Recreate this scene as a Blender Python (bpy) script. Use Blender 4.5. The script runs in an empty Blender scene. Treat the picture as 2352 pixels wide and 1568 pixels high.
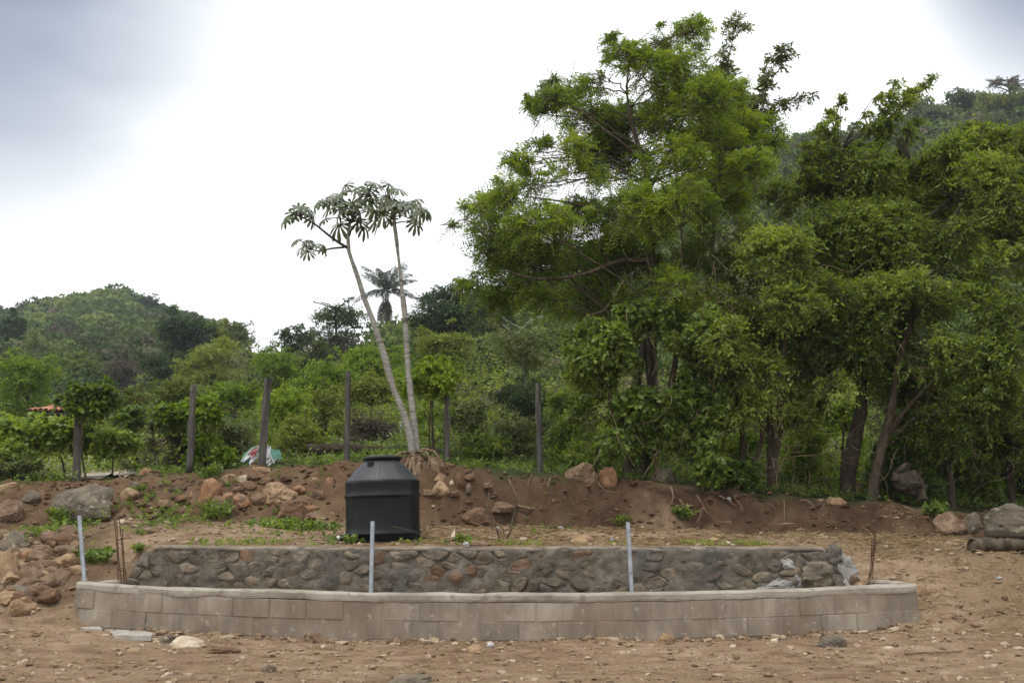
import bpy, math
import numpy as np
from mathutils import Vector, Matrix

# ------------------------------------------------------------------ camera, sky, sun, exposure
scn = bpy.context.scene
COL = scn.collection
H = 1.35                      # camera height above the yard, metres
PITCH = math.radians(10.0)
FPX = 2352 * 35.0 / 36.0      # focal length in units of a 2352 px wide picture

cam_d = bpy.data.cameras.new("camera")
cam_d.lens = 35.0
cam_d.sensor_width = 36.0
cam_d.clip_start = 0.1
cam_d.clip_end = 3000.0
cam = bpy.data.objects.new("camera", cam_d)
COL.objects.link(cam)
cam.location = (0, 0, H)
cam.rotation_euler = (math.pi / 2 + PITCH, 0, 0)
scn.camera = cam

SUN_EL, SUN_AZ = math.radians(66), math.radians(214)      # high behind thin cloud, a little behind the camera and to the left
world = bpy.data.worlds.new("World")
scn.world = world
world.use_nodes = True
wn, wl = world.node_tree.nodes, world.node_tree.links
wn.clear()
w_out = wn.new("ShaderNodeOutputWorld")
w_bg = wn.new("ShaderNodeBackground")
w_sky = wn.new("ShaderNodeTexSky")
w_sky.sky_type = 'NISHITA'
w_sky.sun_disc = False
w_sky.sun_elevation = SUN_EL
w_sky.sun_rotation = SUN_AZ
w_sky.dust_density = 3.0
w_bg.inputs['Strength'].default_value = 0.10
w_tc = wn.new("ShaderNodeTexCoord")
# overcast deck: broad, torn cloud cover with thinner blue-grey gaps
w_map = wn.new("ShaderNodeMapping")
w_map.inputs['Scale'].default_value = (1.0, 1.0, 2.2)
w_n1 = wn.new("ShaderNodeTexNoise")
w_n1.inputs['Scale'].default_value = 2.4
w_n1.inputs['Detail'].default_value = 5.0
w_n1.inputs['Roughness'].default_value = 0.45
w_dot = wn.new("ShaderNodeVectorMath"); w_dot.operation = 'DOT_PRODUCT'
gap_dir = Vector((-0.505, 0.72, 0.515)).normalized()
w_dot.inputs[1].default_value = gap_dir
w_mr = wn.new("ShaderNodeMapRange")
w_mr.interpolation_type = 'SMOOTHSTEP'
w_mr.inputs['From Min'].default_value = 1.0
w_mr.inputs['From Max'].default_value = 0.942
w_add = wn.new("ShaderNodeMath"); w_add.operation = 'MULTIPLY_ADD'
w_add.inputs[1].default_value = 1.3
w_add.inputs[2].default_value = -0.64
w_sum = wn.new("ShaderNodeMath"); w_sum.operation = 'ADD'
w_sum.use_clamp = True
w_mix = wn.new("ShaderNodeMix"); w_mix.data_type = 'RGBA'
w_gap = wn.new("ShaderNodeMix"); w_gap.data_type = 'RGBA'
w_gap.inputs[0].default_value = 0.72
w_gap.inputs[7].default_value = (2.3, 2.75, 3.9, 1)       # blue-grey underside of thinner cloud
w_mix.inputs[7].default_value = (11.6, 11.9, 12.0, 1)    # bright white cloud (x strength 0.1)
wl.new(w_tc.outputs['Generated'], w_map.inputs[0])
wl.new(w_map.outputs[0], w_n1.inputs['Vector'])
wl.new(w_tc.outputs['Generated'], w_dot.inputs[0])
wl.new(w_dot.outputs['Value'], w_mr.inputs['Value'])
wl.new(w_n1.outputs[0], w_add.inputs[0])
wl.new(w_add.outputs[0], w_sum.inputs[0])
w_dot2 = wn.new("ShaderNodeVectorMath"); w_dot2.operation = 'DOT_PRODUCT'
w_dot2.inputs[1].default_value = Vector((0.52, 0.87, 0.53)).normalized()
w_mr2 = wn.new("ShaderNodeMapRange"); w_mr2.interpolation_type = 'SMOOTHSTEP'
w_mr2.inputs['From Min'].default_value = 1.003
w_mr2.inputs['From Max'].default_value = 0.988
w_min = wn.new("ShaderNodeMath"); w_min.operation = 'MINIMUM'
wl.new(w_tc.outputs['Generated'], w_dot2.inputs[0])
wl.new(w_dot2.outputs['Value'], w_mr2.inputs['Value'])
wl.new(w_mr.outputs[0], w_min.inputs[0])
wl.new(w_mr2.outputs[0], w_min.inputs[1])
wl.new(w_min.outputs[0], w_sum.inputs[1])
wl.new(w_sky.outputs[0], w_gap.inputs[6])
wl.new(w_gap.outputs[2], w_mix.inputs[6])
wl.new(w_sum.outputs[0], w_mix.inputs[0])
wl.new(w_mix.outputs[2], w_bg.inputs['Color'])
wl.new(w_bg.outputs[0], w_out.inputs['Surface'])

sun_d = bpy.data.lights.new("sun", 'SUN')
sun_d.energy = 1.5
sun_d.angle = math.radians(16)
sun_d.color = (1.0, 0.95, 0.87)
sun = bpy.data.objects.new("sun", sun_d)
COL.objects.link(sun)
sd = Vector((math.sin(SUN_AZ) * math.cos(SUN_EL), math.cos(SUN_AZ) * math.cos(SUN_EL), math.sin(SUN_EL)))
sun.rotation_euler = sd.to_track_quat('Z', 'Y').to_euler()
sun.location = (0, 0, 60)

scn.view_settings.view_transform = 'Standard'
scn.view_settings.look = 'None'
scn.view_settings.exposure = 0.22
scn.view_settings.gamma = 1.0
scn.view_settings.use_curve_mapping = False
scn.cycles.max_bounces = 10
scn.cycles.diffuse_bounces = 6
scn.cycles.transmission_bounces = 3
scn.cycles.caustics_reflective = False
scn.cycles.caustics_refractive = False

# ------------------------------------------------------------------ helpers
RNG = np.random.default_rng(11)


def P(u, v, Y):
    """world point seen at picture position (u, v) of a 2352x1568 frame, at distance Y ahead"""
    cx = (np.asarray(u, float) - 1176) / FPX
    cy = (784 - np.asarray(v, float)) / FPX
    dy = math.cos(PITCH) - math.sin(PITCH) * cy
    dz = math.cos(PITCH) * cy + math.sin(PITCH)
    Y = np.asarray(Y, float)
    return np.stack(np.broadcast_arrays(Y * cx / dy, Y, H + Y * dz / dy), -1)


def z_at(v, Y):
    return P(1176, v, Y)[..., 2]


def _hash(i, j, k):
    n = (i * 374761393 + j * 668265263 + k * 2147483647 + 1274126177).astype(np.int64)
    n = (n ^ (n >> 13)) * 1274126177
    n = n & 0x7fffffff
    n = (n ^ (n >> 16)) * 2246822519 & 0x7fffffff
    return (n & 0xffff) / 65535.0


def vnoise(p):
    p = np.asarray(p, float)
    f = np.floor(p).astype(np.int64)
    t = p - f
    t = t * t * (3 - 2 * t)
    out = 0
    for a in (0, 1):
        for b in (0, 1):
            for c in (0, 1):
                w = (t[..., 0] if a else 1 - t[..., 0]) * (t[..., 1] if b else 1 - t[..., 1]) * (t[..., 2] if c else 1 - t[..., 2])
                out = out + w * _hash(f[..., 0] + a, f[..., 1] + b, f[..., 2] + c)
    return out * 2 - 1


def fbm(p, octaves=4, gain=0.5):
    p = np.asarray(p, float)
    s, a = 0, 1.0
    for o in range(octaves):
        s = s + a * vnoise(p * (2 ** o) + 17.3 * o)
        a *= gain
    return s


def sstep(a, b, x):
    t = np.clip((x - a) / (b - a), 0, 1)
    return t * t * (3 - 2 * t)


def norm(a):
    return a / (np.linalg.norm(a, axis=-1, keepdims=True) + 1e-9)


class Geo:
    """collects vertices, faces and a per-vertex tint, and links them as ONE mesh object"""
    def __init__(self):
        self.v, self.f, self.t, self.n = [], [], [], 0

    def add(self, V, F, t=0.5):
        V = np.asarray(V, float).reshape(-1, 3)
        F = [np.asarray(F, np.int64)] if not isinstance(F, list) else [np.asarray(x, np.int64) for x in F]
        for x in F:
            if x.size:
                self.f.append(x + self.n)
        self.v.append(V)
        self.t.append(np.broadcast_to(np.asarray(t, float), (len(V),)))
        self.n += len(V)
        return self

    def mesh(self, name, mat, smooth=False, origin=None):
        V = np.concatenate(self.v)
        if origin is not None:
            V = V - np.asarray(origin, float)
        me = bpy.data.meshes.new(name)
        me.vertices.add(len(V))
        me.vertices.foreach_set("co", V.astype(np.float32).ravel())
        loops = np.concatenate([x.ravel() for x in self.f])
        sizes = np.concatenate([np.full(len(x), x.shape[1]) for x in self.f])
        me.loops.add(len(loops))
        me.loops.foreach_set("vertex_index", loops.astype(np.int32))
        me.polygons.add(len(sizes))
        me.polygons.foreach_set("loop_start", (np.cumsum(sizes) - sizes).astype(np.int32))
        me.polygons.foreach_set("use_smooth", np.full(len(sizes), smooth))
        a = me.attributes.new("tint", 'FLOAT', 'POINT')
        a.data.foreach_set("value", np.concatenate(self.t).astype(np.float32))
        me.materials.append(mat)
        me.update(calc_edges=True)
        me.validate()
        return me

    def build(self, name, mat, parent=None, smooth=False, origin=None):
        if parent is not None and origin is None:
            origin = parent.get('_o')
        me = self.mesh(name, mat, smooth, origin)
        o = bpy.data.objects.new(name, me)
        COL.objects.link(o)
        if parent is not None:
            o.parent = parent
        elif origin is not None:
            o.location = tuple(origin)
        return o


def tag(o, label=None, cat=None, group=None, kind=None):
    if label: o['label'] = label
    if cat: o['category'] = cat
    if group: o['group'] = group
    if kind: o['kind'] = kind
    return o


def thing(name, label, cat, loc=(0, 0, 0), group=None):
    o = bpy.data.objects.new(name, None)
    o.empty_display_size = 0.2
    COL.objects.link(o)
    o.location = tuple(float(c) for c in loc)
    o['_o'] = [float(c) for c in loc]
    return tag(o, label, cat, group)


def tube(path, radii, k=6, cap=True):
    path = np.asarray(path, float)
    n = len(path)
    radii = np.broadcast_to(np.asarray(radii, float), (n,))
    T = norm(np.gradient(path, axis=0))
    ref = np.array([0.13, 0.97, 0.21]) if abs(T[0][1]) < 0.9 else np.array([1.0, 0.1, 0.1])
    A = []
    for i in range(n):
        ref = ref - T[i] * ref.dot(T[i])
        ref = ref / (np.linalg.norm(ref) + 1e-9)
        A.append(ref)
    A = np.array(A)
    B = np.cross(T, A)
    ang = np.arange(k) * 2 * math.pi / k
    V = path[:, None] + radii[:, None, None] * (np.cos(ang)[None, :, None] * A[:, None] + np.sin(ang)[None, :, None] * B[:, None])
    V = V.reshape(-1, 3)
    i = np.arange(n - 1)[:, None] * k
    j = np.arange(k)[None, :]
    j2 = (j + 1) % k
    F = np.stack([i + j, i + j2, i + k + j2, i + k + j], -1).reshape(-1, 4)
    if cap:
        V = np.concatenate([V, path[:1], path[-1:]])
        a, b = len(V) - 2, len(V) - 1
        c0 = np.stack([np.full(k, a), (np.arange(k) + 1) % k, np.arange(k)], -1)
        e = (n - 1) * k
        c1 = np.stack([np.full(k, b), e + np.arange(k), e + (np.arange(k) + 1) % k], -1)
        return V, [F, np.concatenate([c0, c1])]
    return V, [F]


def smooth_path(pts, n):
    """Catmull-Rom through pts"""
    pts = np.asarray(pts, float)
    if len(pts) == 2:
        t = np.linspace(0, 1, n)[:, None]
        return pts[0] * (1 - t) + pts[1] * t
    q = np.concatenate([2 * pts[:1] - pts[1:2], pts, 2 * pts[-1:] - pts[-2:-1]])
    s = np.linspace(0, len(pts) - 1 - 1e-6, n)
    i = np.floor(s).astype(int)
    t = (s - i)[:, None]
    p0, p1, p2, p3 = q[i], q[i + 1], q[i + 2], q[i + 3]
    return 0.5 * ((2 * p1) + (-p0 + p2) * t + (2 * p0 - 5 * p1 + 4 * p2 - p3) * t ** 2 + (-p0 + 3 * p1 - 3 * p2 + p3) * t ** 3)


def box_geo(c, s, rot=0.0, bev=0.0):
    """chamfered box: centre c, size s, turned by rot about z"""
    hx, hy, hz = np.asarray(s, float) / 2
    b = min(bev, hx * 0.8, hy * 0.8, hz * 0.8)
    V, idx = [], {}
    for sx in (-1, 1):
        for sy in (-1, 1):
            for sz in (-1, 1):
                for ax in range(3):
                    p = [sx * hx, sy * hy, sz * hz]
                    for o in range(3):
                        if o != ax:
                            p[o] -= (sx, sy, sz)[o] * b
                    idx[(sx, sy, sz, ax)] = len(V)
                    V.append(p)
    F4, F3 = [], []
    for ax in range(3):
        o1, o2 = [(1, 2), (2, 0), (0, 1)][ax]
        for s in (-1, 1):
            ring = []
            for a, c2 in ((-1, -1), (1, -1), (1, 1), (-1, 1)):
                k = [0, 0, 0]; k[ax] = s; k[o1] = a; k[o2] = c2
                ring.append(idx[(*k, ax)])
            F4.append(ring if s > 0 else ring[::-1])
    for ax in range(3):                     # edge chamfers, edge runs along ax
        o1, o2 = [(1, 2), (2, 0), (0, 1)][ax]
        for a in (-1, 1):
            for c2 in (-1, 1):
                k0 = [0, 0, 0]; k0[ax] = -1; k0[o1] = a; k0[o2] = c2
                k1 = list(k0); k1[ax] = 1
                ring = [idx[(*k0, o1)], idx[(*k1, o1)], idx[(*k1, o2)], idx[(*k0, o2)]]
                F4.append(ring if a * c2 < 0 else ring[::-1])
    for sx in (-1, 1):
        for sy in (-1, 1):
            for sz in (-1, 1):
                r = [idx[(sx, sy, sz, q)] for q in range(3)]
                F3.append(r if sx * sy * sz > 0 else r[::-1])
    V = np.array(V)
    ca, sa = math.cos(rot), math.sin(rot)
    V = np.stack([V[:, 0] * ca - V[:, 1] * sa, V[:, 0] * sa + V[:, 1] * ca, V[:, 2]], -1) + np.asarray(c, float)
    return V, [np.array(F4), np.array(F3)]


def ico(sub):
    import bmesh
    bm = bmesh.new()
    bmesh.ops.create_icosphere(bm, subdivisions=sub, radius=1.0)
    V = np.array([v.co[:] for v in bm.verts])
    F = np.array([[v.index for v in f.verts] for f in bm.faces])
    bm.free()
    return V, F


ICO = {k: ico(k) for k in (1, 2, 3, 4)}


def rock_geo(size, seed, sub=3, cuts=9, rough=0.06, lo=0.55):
    """boulder: a ball cut by random planes, then roughened"""
    r = np.random.default_rng(seed)
    V, F = ICO[sub]
    V = V.copy()
    for _ in range(cuts):
        n = r.normal(size=3)
        n[2] = abs(n[2]) * .9 - .25                            # cut faces on top and sides, belly left whole
        n = norm(n)
        d = r.uniform(lo, 0.92)
        h = V @ n - d
        V = V - np.where(h > 0, h, 0)[:, None] * n * 0.96
    V = V / np.abs(V).max(0)
    V = V * (1 + rough * fbm(V * 2.0 + seed * 3.1, 5, .68)[:, None])
    return V * (np.asarray(size, float) / 2), F


# ------------------------------------------------------------------ materials
def nodes_of(name):
    m = bpy.data.materials.new(name)
    m.use_nodes = True
    m.node_tree.nodes.clear()
    return m, m.node_tree.nodes, m.node_tree.links


def ramp(nt, cols, lo=0.25, hi=0.75):
    r = nt.new("ShaderNodeValToRGB")
    e = r.color_ramp.elements
    while len(e) > 1:
        e.remove(e[-1])
    for i, c in enumerate(cols):
        pos = lo + (hi - lo) * i / max(1, len(cols) - 1)
        if i == 0:
            e[0].position = pos
            e[0].color = (*c, 1)
        else:
            el = e.new(pos)
            el.color = (*c, 1)
    return r


def mat_noise(name, cols, scale=3.0, detail=6.0, rough=0.9, bump=0.4, bump_scale=None, stretch=(1, 1, 1),
              spec=0.25, speck=None, metal=0.0, lo=0.28, hi=0.72, use_random=0.0):
    m, nt, L = nodes_of(name)
    out = nt.new("ShaderNodeOutputMaterial")
    bs = nt.new("ShaderNodeBsdfPrincipled")
    bs.inputs['Roughness'].default_value = rough
    bs.inputs['Specular IOR Level'].default_value = spec
    bs.inputs['Metallic'].default_value = metal
    tc = nt.new("ShaderNodeTexCoord")
    oi = nt.new("ShaderNodeObjectInfo")
    mp = nt.new("ShaderNodeMapping")
    mp.inputs['Scale'].default_value = stretch
    vm = nt.new("ShaderNodeVectorMath"); vm.operation = 'MULTIPLY_ADD'
    vm.inputs[1].default_value = (1, 1, 1)
    cm = nt.new("ShaderNodeMath"); cm.operation = 'MULTIPLY'
    cm.inputs[1].default_value = 37.0
    L.new(oi.outputs['Random'], cm.inputs[0])
    L.new(tc.outputs['Object'], vm.inputs[0])
    L.new(cm.outputs[0], vm.inputs[2])
    L.new(vm.outputs[0], mp.inputs[0])
    n1 = nt.new("ShaderNodeTexNoise")
    n1.inputs['Scale'].default_value = scale
    n1.inputs['Detail'].default_value = detail
    n1.inputs['Roughness'].default_value = 0.62
    L.new(mp.outputs[0], n1.inputs['Vector'])
    rp = ramp(nt, cols, lo, hi)
    fac = n1.outputs[0]
    if use_random:
        ma = nt.new("ShaderNodeMath"); ma.operation = 'MULTIPLY_ADD'
        ma.inputs[1].default_value = use_random
        sb = nt.new("ShaderNodeMath"); sb.operation = 'SUBTRACT'
        sb.inputs[1].default_value = use_random / 2
        L.new(oi.outputs['Random'], ma.inputs[0])
        L.new(n1.outputs[0], sb.inputs[0])
        L.new(sb.outputs[0], ma.inputs[2])
        fac = ma.outputs[0]
    L.new(fac, rp.inputs[0])
    col = rp.outputs[0]
    if speck:
        n3 = nt.new("ShaderNodeTexNoise")
        n3.inputs['Scale'].default_value = speck[1]
        n3.inputs['Detail'].default_value = 3.0
        L.new(mp.outputs[0], n3.inputs['Vector'])
        r3 = ramp(nt, [(0, 0, 0), (1, 1, 1)], speck[2], speck[2] + 0.08)
        L.new(n3.outputs[0], r3.inputs[0])
        mx = nt.new("ShaderNodeMix"); mx.data_type = 'RGBA'
        mx.inputs[7].default_value = (*speck[0], 1)
        L.new(r3.outputs[0], mx.inputs[0])
        L.new(col, mx.inputs[6])
        col = mx.outputs[2]
    L.new(col, bs.inputs['Base Color'])
    if bump:
        n2 = nt.new("ShaderNodeTexNoise")
        n2.inputs['Scale'].default_value = bump_scale or scale * 5
        n2.inputs['Detail'].default_value = 8.0
        n2.inputs['Roughness'].default_value = 0.7
        L.new(mp.outputs[0], n2.inputs['Vector'])
        bp = nt.new("ShaderNodeBump")
        bp.inputs['Strength'].default_value = bump
        bp.inputs['Distance'].default_value = 0.03
        L.new(n2.outputs[0], bp.inputs['Height'])
        L.new(bp.outputs[0], bs.inputs['Normal'])
    L.new(bs.outputs[0], out.inputs[0])
    return m


def mat_leaf(name, cols, trans=0.4, rough=0.45, spec=0.3, tcol=None):
    """leaf: per-leaf tint picks its own green; light passes through"""
    m, nt, L = nodes_of(name)
    out = nt.new("ShaderNodeOutputMaterial")
    bs = nt.new("ShaderNodeBsdfPrincipled")
    bs.inputs['Roughness'].default_value = rough
    bs.inputs['Specular IOR Level'].default_value = spec
    at = nt.new("ShaderNodeAttribute")
    at.attribute_name = "tint"
    rp = ramp(nt, cols, 0.0, 1.0)
    L.new(at.outputs['Fac'], rp.inputs[0])
    L.new(rp.outputs[0], bs.inputs['Base Color'])
    tr = nt.new("ShaderNodeBsdfTranslucent")
    mul = nt.new("ShaderNodeMix"); mul.data_type = 'RGBA'; mul.blend_type = 'MULTIPLY'
    mul.inputs[0].default_value = 1.0
    mul.inputs[7].default_value = (*(tcol or (1.5, 1.5, 0.6)), 1)
    L.new(rp.outputs[0], mul.inputs[6])
    L.new(mul.outputs[2], tr.inputs['Color'])
    mx = nt.new("ShaderNodeMixShader")
    mx.inputs[0].default_value = trans
    L.new(bs.outputs[0], mx.inputs[1])
    L.new(tr.outputs[0], mx.inputs[2])
    L.new(mx.outputs[0], out.inputs[0])
    return m


M = {}
M['rock_tan'] = mat_noise('rock_tan', [(.20, .125, .07), (.32, .215, .125), (.42, .30, .185)], 4, bump=.8, bump_scale=13, speck=((.20, .13, .08), 9, .56))
M['rock_brown'] = mat_noise('rock_brown', [(.10, .065, .042), (.18, .118, .075), (.26, .175, .115)], 4, bump=.8, bump_scale=13, speck=((.27, .2, .14), 11, .58))
M['rock_grey'] = mat_noise('rock_grey', [(.075, .062, .046), (.145, .118, .088), (.235, .19, .14)], 4, bump=.8, bump_scale=13, speck=((.30, .27, .20), 10, .6))
M['rock_red'] = mat_noise('rock_red', [(.17, .088, .05), (.29, .155, .085), (.37, .22, .13)], 4, bump=.8, bump_scale=13, speck=((.18, .12, .08), 9, .56))
M['rock_pale'] = mat_noise('rock_pale', [(.33, .26, .18), (.50, .41, .30), (.60, .52, .40)], 6, bump=.3)
M['rock_dirt'] = mat_noise('rock_dirt', [(.10, .058, .034), (.16, .095, .056), (.22, .14, .085)], 5, bump=.9, bump_scale=14)
M['wood_grey'] = mat_noise('wood_grey', [(.04, .036, .033), (.085, .077, .07), (.155, .14, .125)], 6, stretch=(3, 3, .35), bump=.5)
M['bark_dark'] = mat_noise('bark_dark', [(.022, .017, .012), (.05, .038, .027), (.085, .066, .048)], 6, stretch=(2, 2, .5), bump=.6)
M['bark_tan'] = mat_noise('bark_tan', [(.04, .03, .02), (.085, .064, .044), (.16, .125, .09)], 6, stretch=(2, 2, .5), bump=.6)
M['bark_pale'] = mat_noise('bark_pale', [(.14, .128, .112), (.27, .255, .225), (.40, .38, .34)], 7, stretch=(.6, .6, 3.0), bump=.4, speck=((.10, .085, .066), 3, .6))
M['root'] = mat_noise('root', [(.09, .058, .036), (.18, .125, .08), (.29, .215, .145)], 8, bump=.4)
M['steel'] = mat_noise('steel', [(.26, .29, .33), (.36, .40, .45), (.46, .50, .55)], 9, rough=.45, bump=.05, metal=.55, spec=.5, speck=((.25, .17, .11), 16, .64))
M['rust'] = mat_noise('rust', [(.035, .02, .012), (.07, .035, .02), (.11, .058, .034)], 30, bump=.3)
M['plastic_black'] = mat_noise('plastic_black', [(.005, .006, .008), (.008, .0095, .012), (.015, .016, .019)], 2.2, stretch=(2.5, 2.5, .6), rough=.42, spec=.24, bump=.05,
                               speck=((.035, .03, .026), 7, .66))
M['white_plastic'] = mat_noise('white_plastic', [(.62, .62, .6), (.75, .75, .73), (.8, .8, .79)], 8, rough=.5, bump=.1)
M['straw'] = mat_leaf('straw', [(.20, .135, .07), (.34, .245, .13), (.48, .37, .22)], .12, .8, .1, (1, 1, .9))
# ------------------------------------------------------------------ terrain
U_BASE = [-600, -200, 0, 300, 500, 750, 1000, 1300, 1700, 2000, 2200, 2352, 2600, 3000]
V_BASE = [1290, 1270, 1228, 1190, 1190, 1205, 1205, 1215, 1222, 1232, 1240, 1255, 1285, 1320]
Y_BASE = [14.0, 14.2, 14.6, 15.4, 15.8, 16.0, 16.2, 16.4, 16.4, 16.2, 15.8, 15.4, 15.0, 14.6]
U_TOP = [-600, -200, 0, 150, 300, 450, 600, 750, 850, 950, 1050, 1150, 1300, 1500, 1700, 1850, 2000, 2150, 2352, 2600, 3000]
V_TOP = [1150, 1130, 1112, 1106, 1096, 1088, 1076, 1066, 1058, 1052, 1078, 1084, 1094, 1110, 1132, 1146, 1156, 1174, 1205, 1235, 1260]
Y_TOP = [17.2, 17.2, 17.2, 17.3, 17.4, 17.5, 17.6, 17.5, 17.3, 17.2, 17.0, 16.95, 16.95, 16.95, 16.95, 16.85, 16.75, 16.5, 16.1, 15.8, 15.4]
TU = np.array([-3500, -900, -400, 0, 300, 600, 900, 1200, 1500, 1800, 2100, 2352, 2900, 5800], float)
TY = np.array([26, 40, 60, 110, 150, 240, 420, 900], float)
TV = np.array([
    [1075, 1075, 1075, 1075, 1070, 1045, 1000, 1015, 1035, 1040, 1045, 1050, 1060, 1080],
    [1000, 1000, 1000, 1000, 995, 945, 890, 890, 905, 900, 900, 890, 890, 920],
    [955, 955, 960, 955, 945, 885, 830, 810, 800, 780, 750, 720, 700, 740],
    [880, 885, 890, 880, 855, 835, 815, 740, 585, 445, 385, 345, 315, 400],
    [800, 830, 850, 840, 822, 822, 806, 700, 490, 350, 285, 243, 205, 310],
    [690, 735, 750, 745, 725, 835, 812, 735, 560, 420, 345, 300, 260, 350],
    [800, 830, 850, 860, 860, 880, 880, 850, 760, 680, 640, 620, 600, 660],
    [1000, 1000, 1000, 1000, 1000, 1000, 1000, 1000, 1000, 990, 990, 990, 990, 1000]], float)
RID_U = np.array([-900, 0, 40, 85, 125, 165, 205, 250, 290, 330, 365, 400, 450, 520, 590, 680], float)
RID_D = np.array([-4, -4, 5, -10, -6, -20, -16, -32, -14, 6, 2, 18, 26, 62, 95, 110], float)    # left ridge line, relative


def v_table(u, Y):
    ly = np.log(np.clip(Y, TY[0], TY[-1]))
    k = np.clip(np.searchsorted(np.log(TY), ly) - 1, 0, len(TY) - 2)
    t = (ly - np.log(TY)[k]) / (np.log(TY)[k + 1] - np.log(TY)[k])
    rows = []
    for r in range(len(TY)):
        row = np.interp(u, TU, TV[r])
        if TY[r] == 240:
            lift = np.interp(u, RID_U, RID_D, left=0, right=0) * (u < 680)
            base = np.where((u > 300) & (u < 680), 735, row)
            row = np.where(u < 680, np.minimum(base + lift, 835), row)
        rows.append(row)
    rows = np.stack(rows)
    a = np.take_along_axis(rows, k[None], 0)[0]
    b = np.take_along_axis(rows, (k + 1)[None], 0)[0]
    ts = t
    return a * (1 - ts) + b * ts


WALL_L, WALL_R = -4.78, 4.22        # stone wall ends
BAS_L, BAS_R = -4.92, 4.54          # basin ends
Z_TERR = float(z_at(1254, 12.9))    # terrace level just behind the stone wall


def ground(x, y, fine=False):
    """height of the land at (x, y)"""
    x = np.asarray(x, float); y = np.asarray(y, float)
    x, y = np.broadcast_arrays(x, y)
    yy = np.maximum(y, 7.0)
    u = 1176 + FPX * x / yy * 1.012
    yb, yt = np.interp(u, U_BASE, Y_BASE), np.interp(u, U_TOP, Y_TOP)
    zb = z_at(np.interp(u, U_BASE, V_BASE), yb)
    zt = z_at(np.interp(u, U_TOP, V_TOP), yt)
    # the yard, the basin and the terrace
    inside = sstep(WALL_L - .10, WALL_L + .12, x) * (1 - sstep(WALL_R - .30, WALL_R + .05, x))
    yw = 13.0
    # sloping yard either side
    side0 = sstep(11.0, 14.2, y) * Z_TERR + 0.06 * sstep(9.5, 11.5, y)
    left_pile = 0.10 * np.exp(-((x + 6.4) / 1.2) ** 2 - ((y - 12.6) / 1.0) ** 2)
    front = np.where(y < 12.80, 0.055 * sstep(9.6, 11.2, y), Z_TERR)
    zf = inside * front + (1 - inside) * (side0 + left_pile)
    t = np.clip((y - yw) / np.maximum(yb - yw, .1), 0, 1)
    terr = zf * (1 - t) + zb * t
    zf_arch = .075 * np.clip(x / 4.65, -1.3, 1.3) ** 2 * sstep(8.5, 10.8, y) * (y < yw)
    z = np.where(y < yw, zf + zf_arch * (1 - inside * (y > 12.8)), terr)
    s = np.clip((y - yb) / (yt - yb), 0, 1)
    prof = np.where(u < 900, s ** 0.9, np.where(s < .62, s * 1.32, .82 + (s - .62) * .474))
    z = np.where(y > yb, zb + (zt - zb) * prof, z)
    # uphill country
    uu = u.copy()
    Y26 = np.full_like(yy, 26.0)
    v26 = v_table(uu, Y26)
    z26 = z_at(v26, 26.0)
    s2 = np.clip((y - yt) / (26 - yt), 0, 1)
    z = np.where(y > yt, zt + (z26 - zt) * s2 ** 1.15, z)
    far = y > 26
    if far.any():
        xf, yf = x[far], y[far]
        q = xf / yf
        u3 = 1176 + FPX * q
        for _ in range(4):
            v3 = v_table(u3, yf)
            dyv = math.cos(PITCH) - math.sin(PITCH) * (784 - v3) / FPX
            u3 = 1176 + FPX * q * dyv
        zf2 = z_at(v3, yf)
        amp = np.clip((yf - 26) / 60, 0, 1) * 1.2
        zf2 = zf2 + amp * fbm(np.stack([xf * .035, yf * .035, 0 * xf], -1), 3)
        z = z.copy()
        z[far] = zf2
    if fine:
        bank = sstep(yb - .5, yb + .2, y) * (1 - sstep(yt - .1, yt + .7, y))
        p = np.stack([x, y, 0 * x], -1)
        rough = fbm(p * 1.1, 4) * .05 * sstep(12.9, 13.8, y) * (y < 60)
        z = z + rough * (1 - bank)
        rg = 1 - np.abs(fbm(np.stack([x * 1.9, y * 1.2, 0 * x + 7], -1), 4))
        q = np.stack([x, 0 * x + 3, 0 * x], -1)
        y2 = y + (.11 * fbm(q * 1.3, 3) + .07 * fbm(np.stack([x * 4.2, z * 3.0, y * .6], -1), 4, .6)) * sstep(yb - .4, yb, y)
        z = np.where(bank > 0, z + (ground(x, y2) - ground(x, y)) * np.minimum(1, bank * 1.5), z)
        z = z + bank * (.085 * fbm(np.stack([x * 2.4, y * 2.4, z * 2.8], -1), 6, .68) + .06 * (rg - .75))
        yard = (y < 12.9) | (inside < .5)
        z = z + np.where(yard & (y < 14), .018 * fbm(p * np.array([1.8, 2.6, 1]), 5) * sstep(4, 8.0, y), 0)
        side = (1 - inside) * sstep(10.6, 11.6, y) * (1 - sstep(14, 15, y))
        z = z + side * .055 * fbm(p * 2.4, 4)
        z = z + np.where(y > 18, .10 * fbm(p * .9, 3) * np.clip((y - 18) / 4, 0, 1) * np.clip((60 - y) / 30, 0, 1), 0)
    return z


def hit(u, v, y0=7.5, y1=300.0):
    """where the sight line through picture point (u, v) meets the land"""
    Y = np.concatenate([np.arange(y0, 30, .02), np.arange(30, y1, .25)])
    p = P(u, v, Y)
    below = p[:, 2] <= ground(p[:, 0], p[:, 1])
    i = int(np.argmax(below)) if below.any() else len(Y) - 1
    q = p[i].copy()
    q[2] = float(ground(q[0], q[1]))
    return q


def spread(a, b, step, grow, limit):
    out, s = [], step
    x = b
    while x < limit:
        s *= grow
        x += s
        out.append(x)
    return np.array(out)


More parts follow.
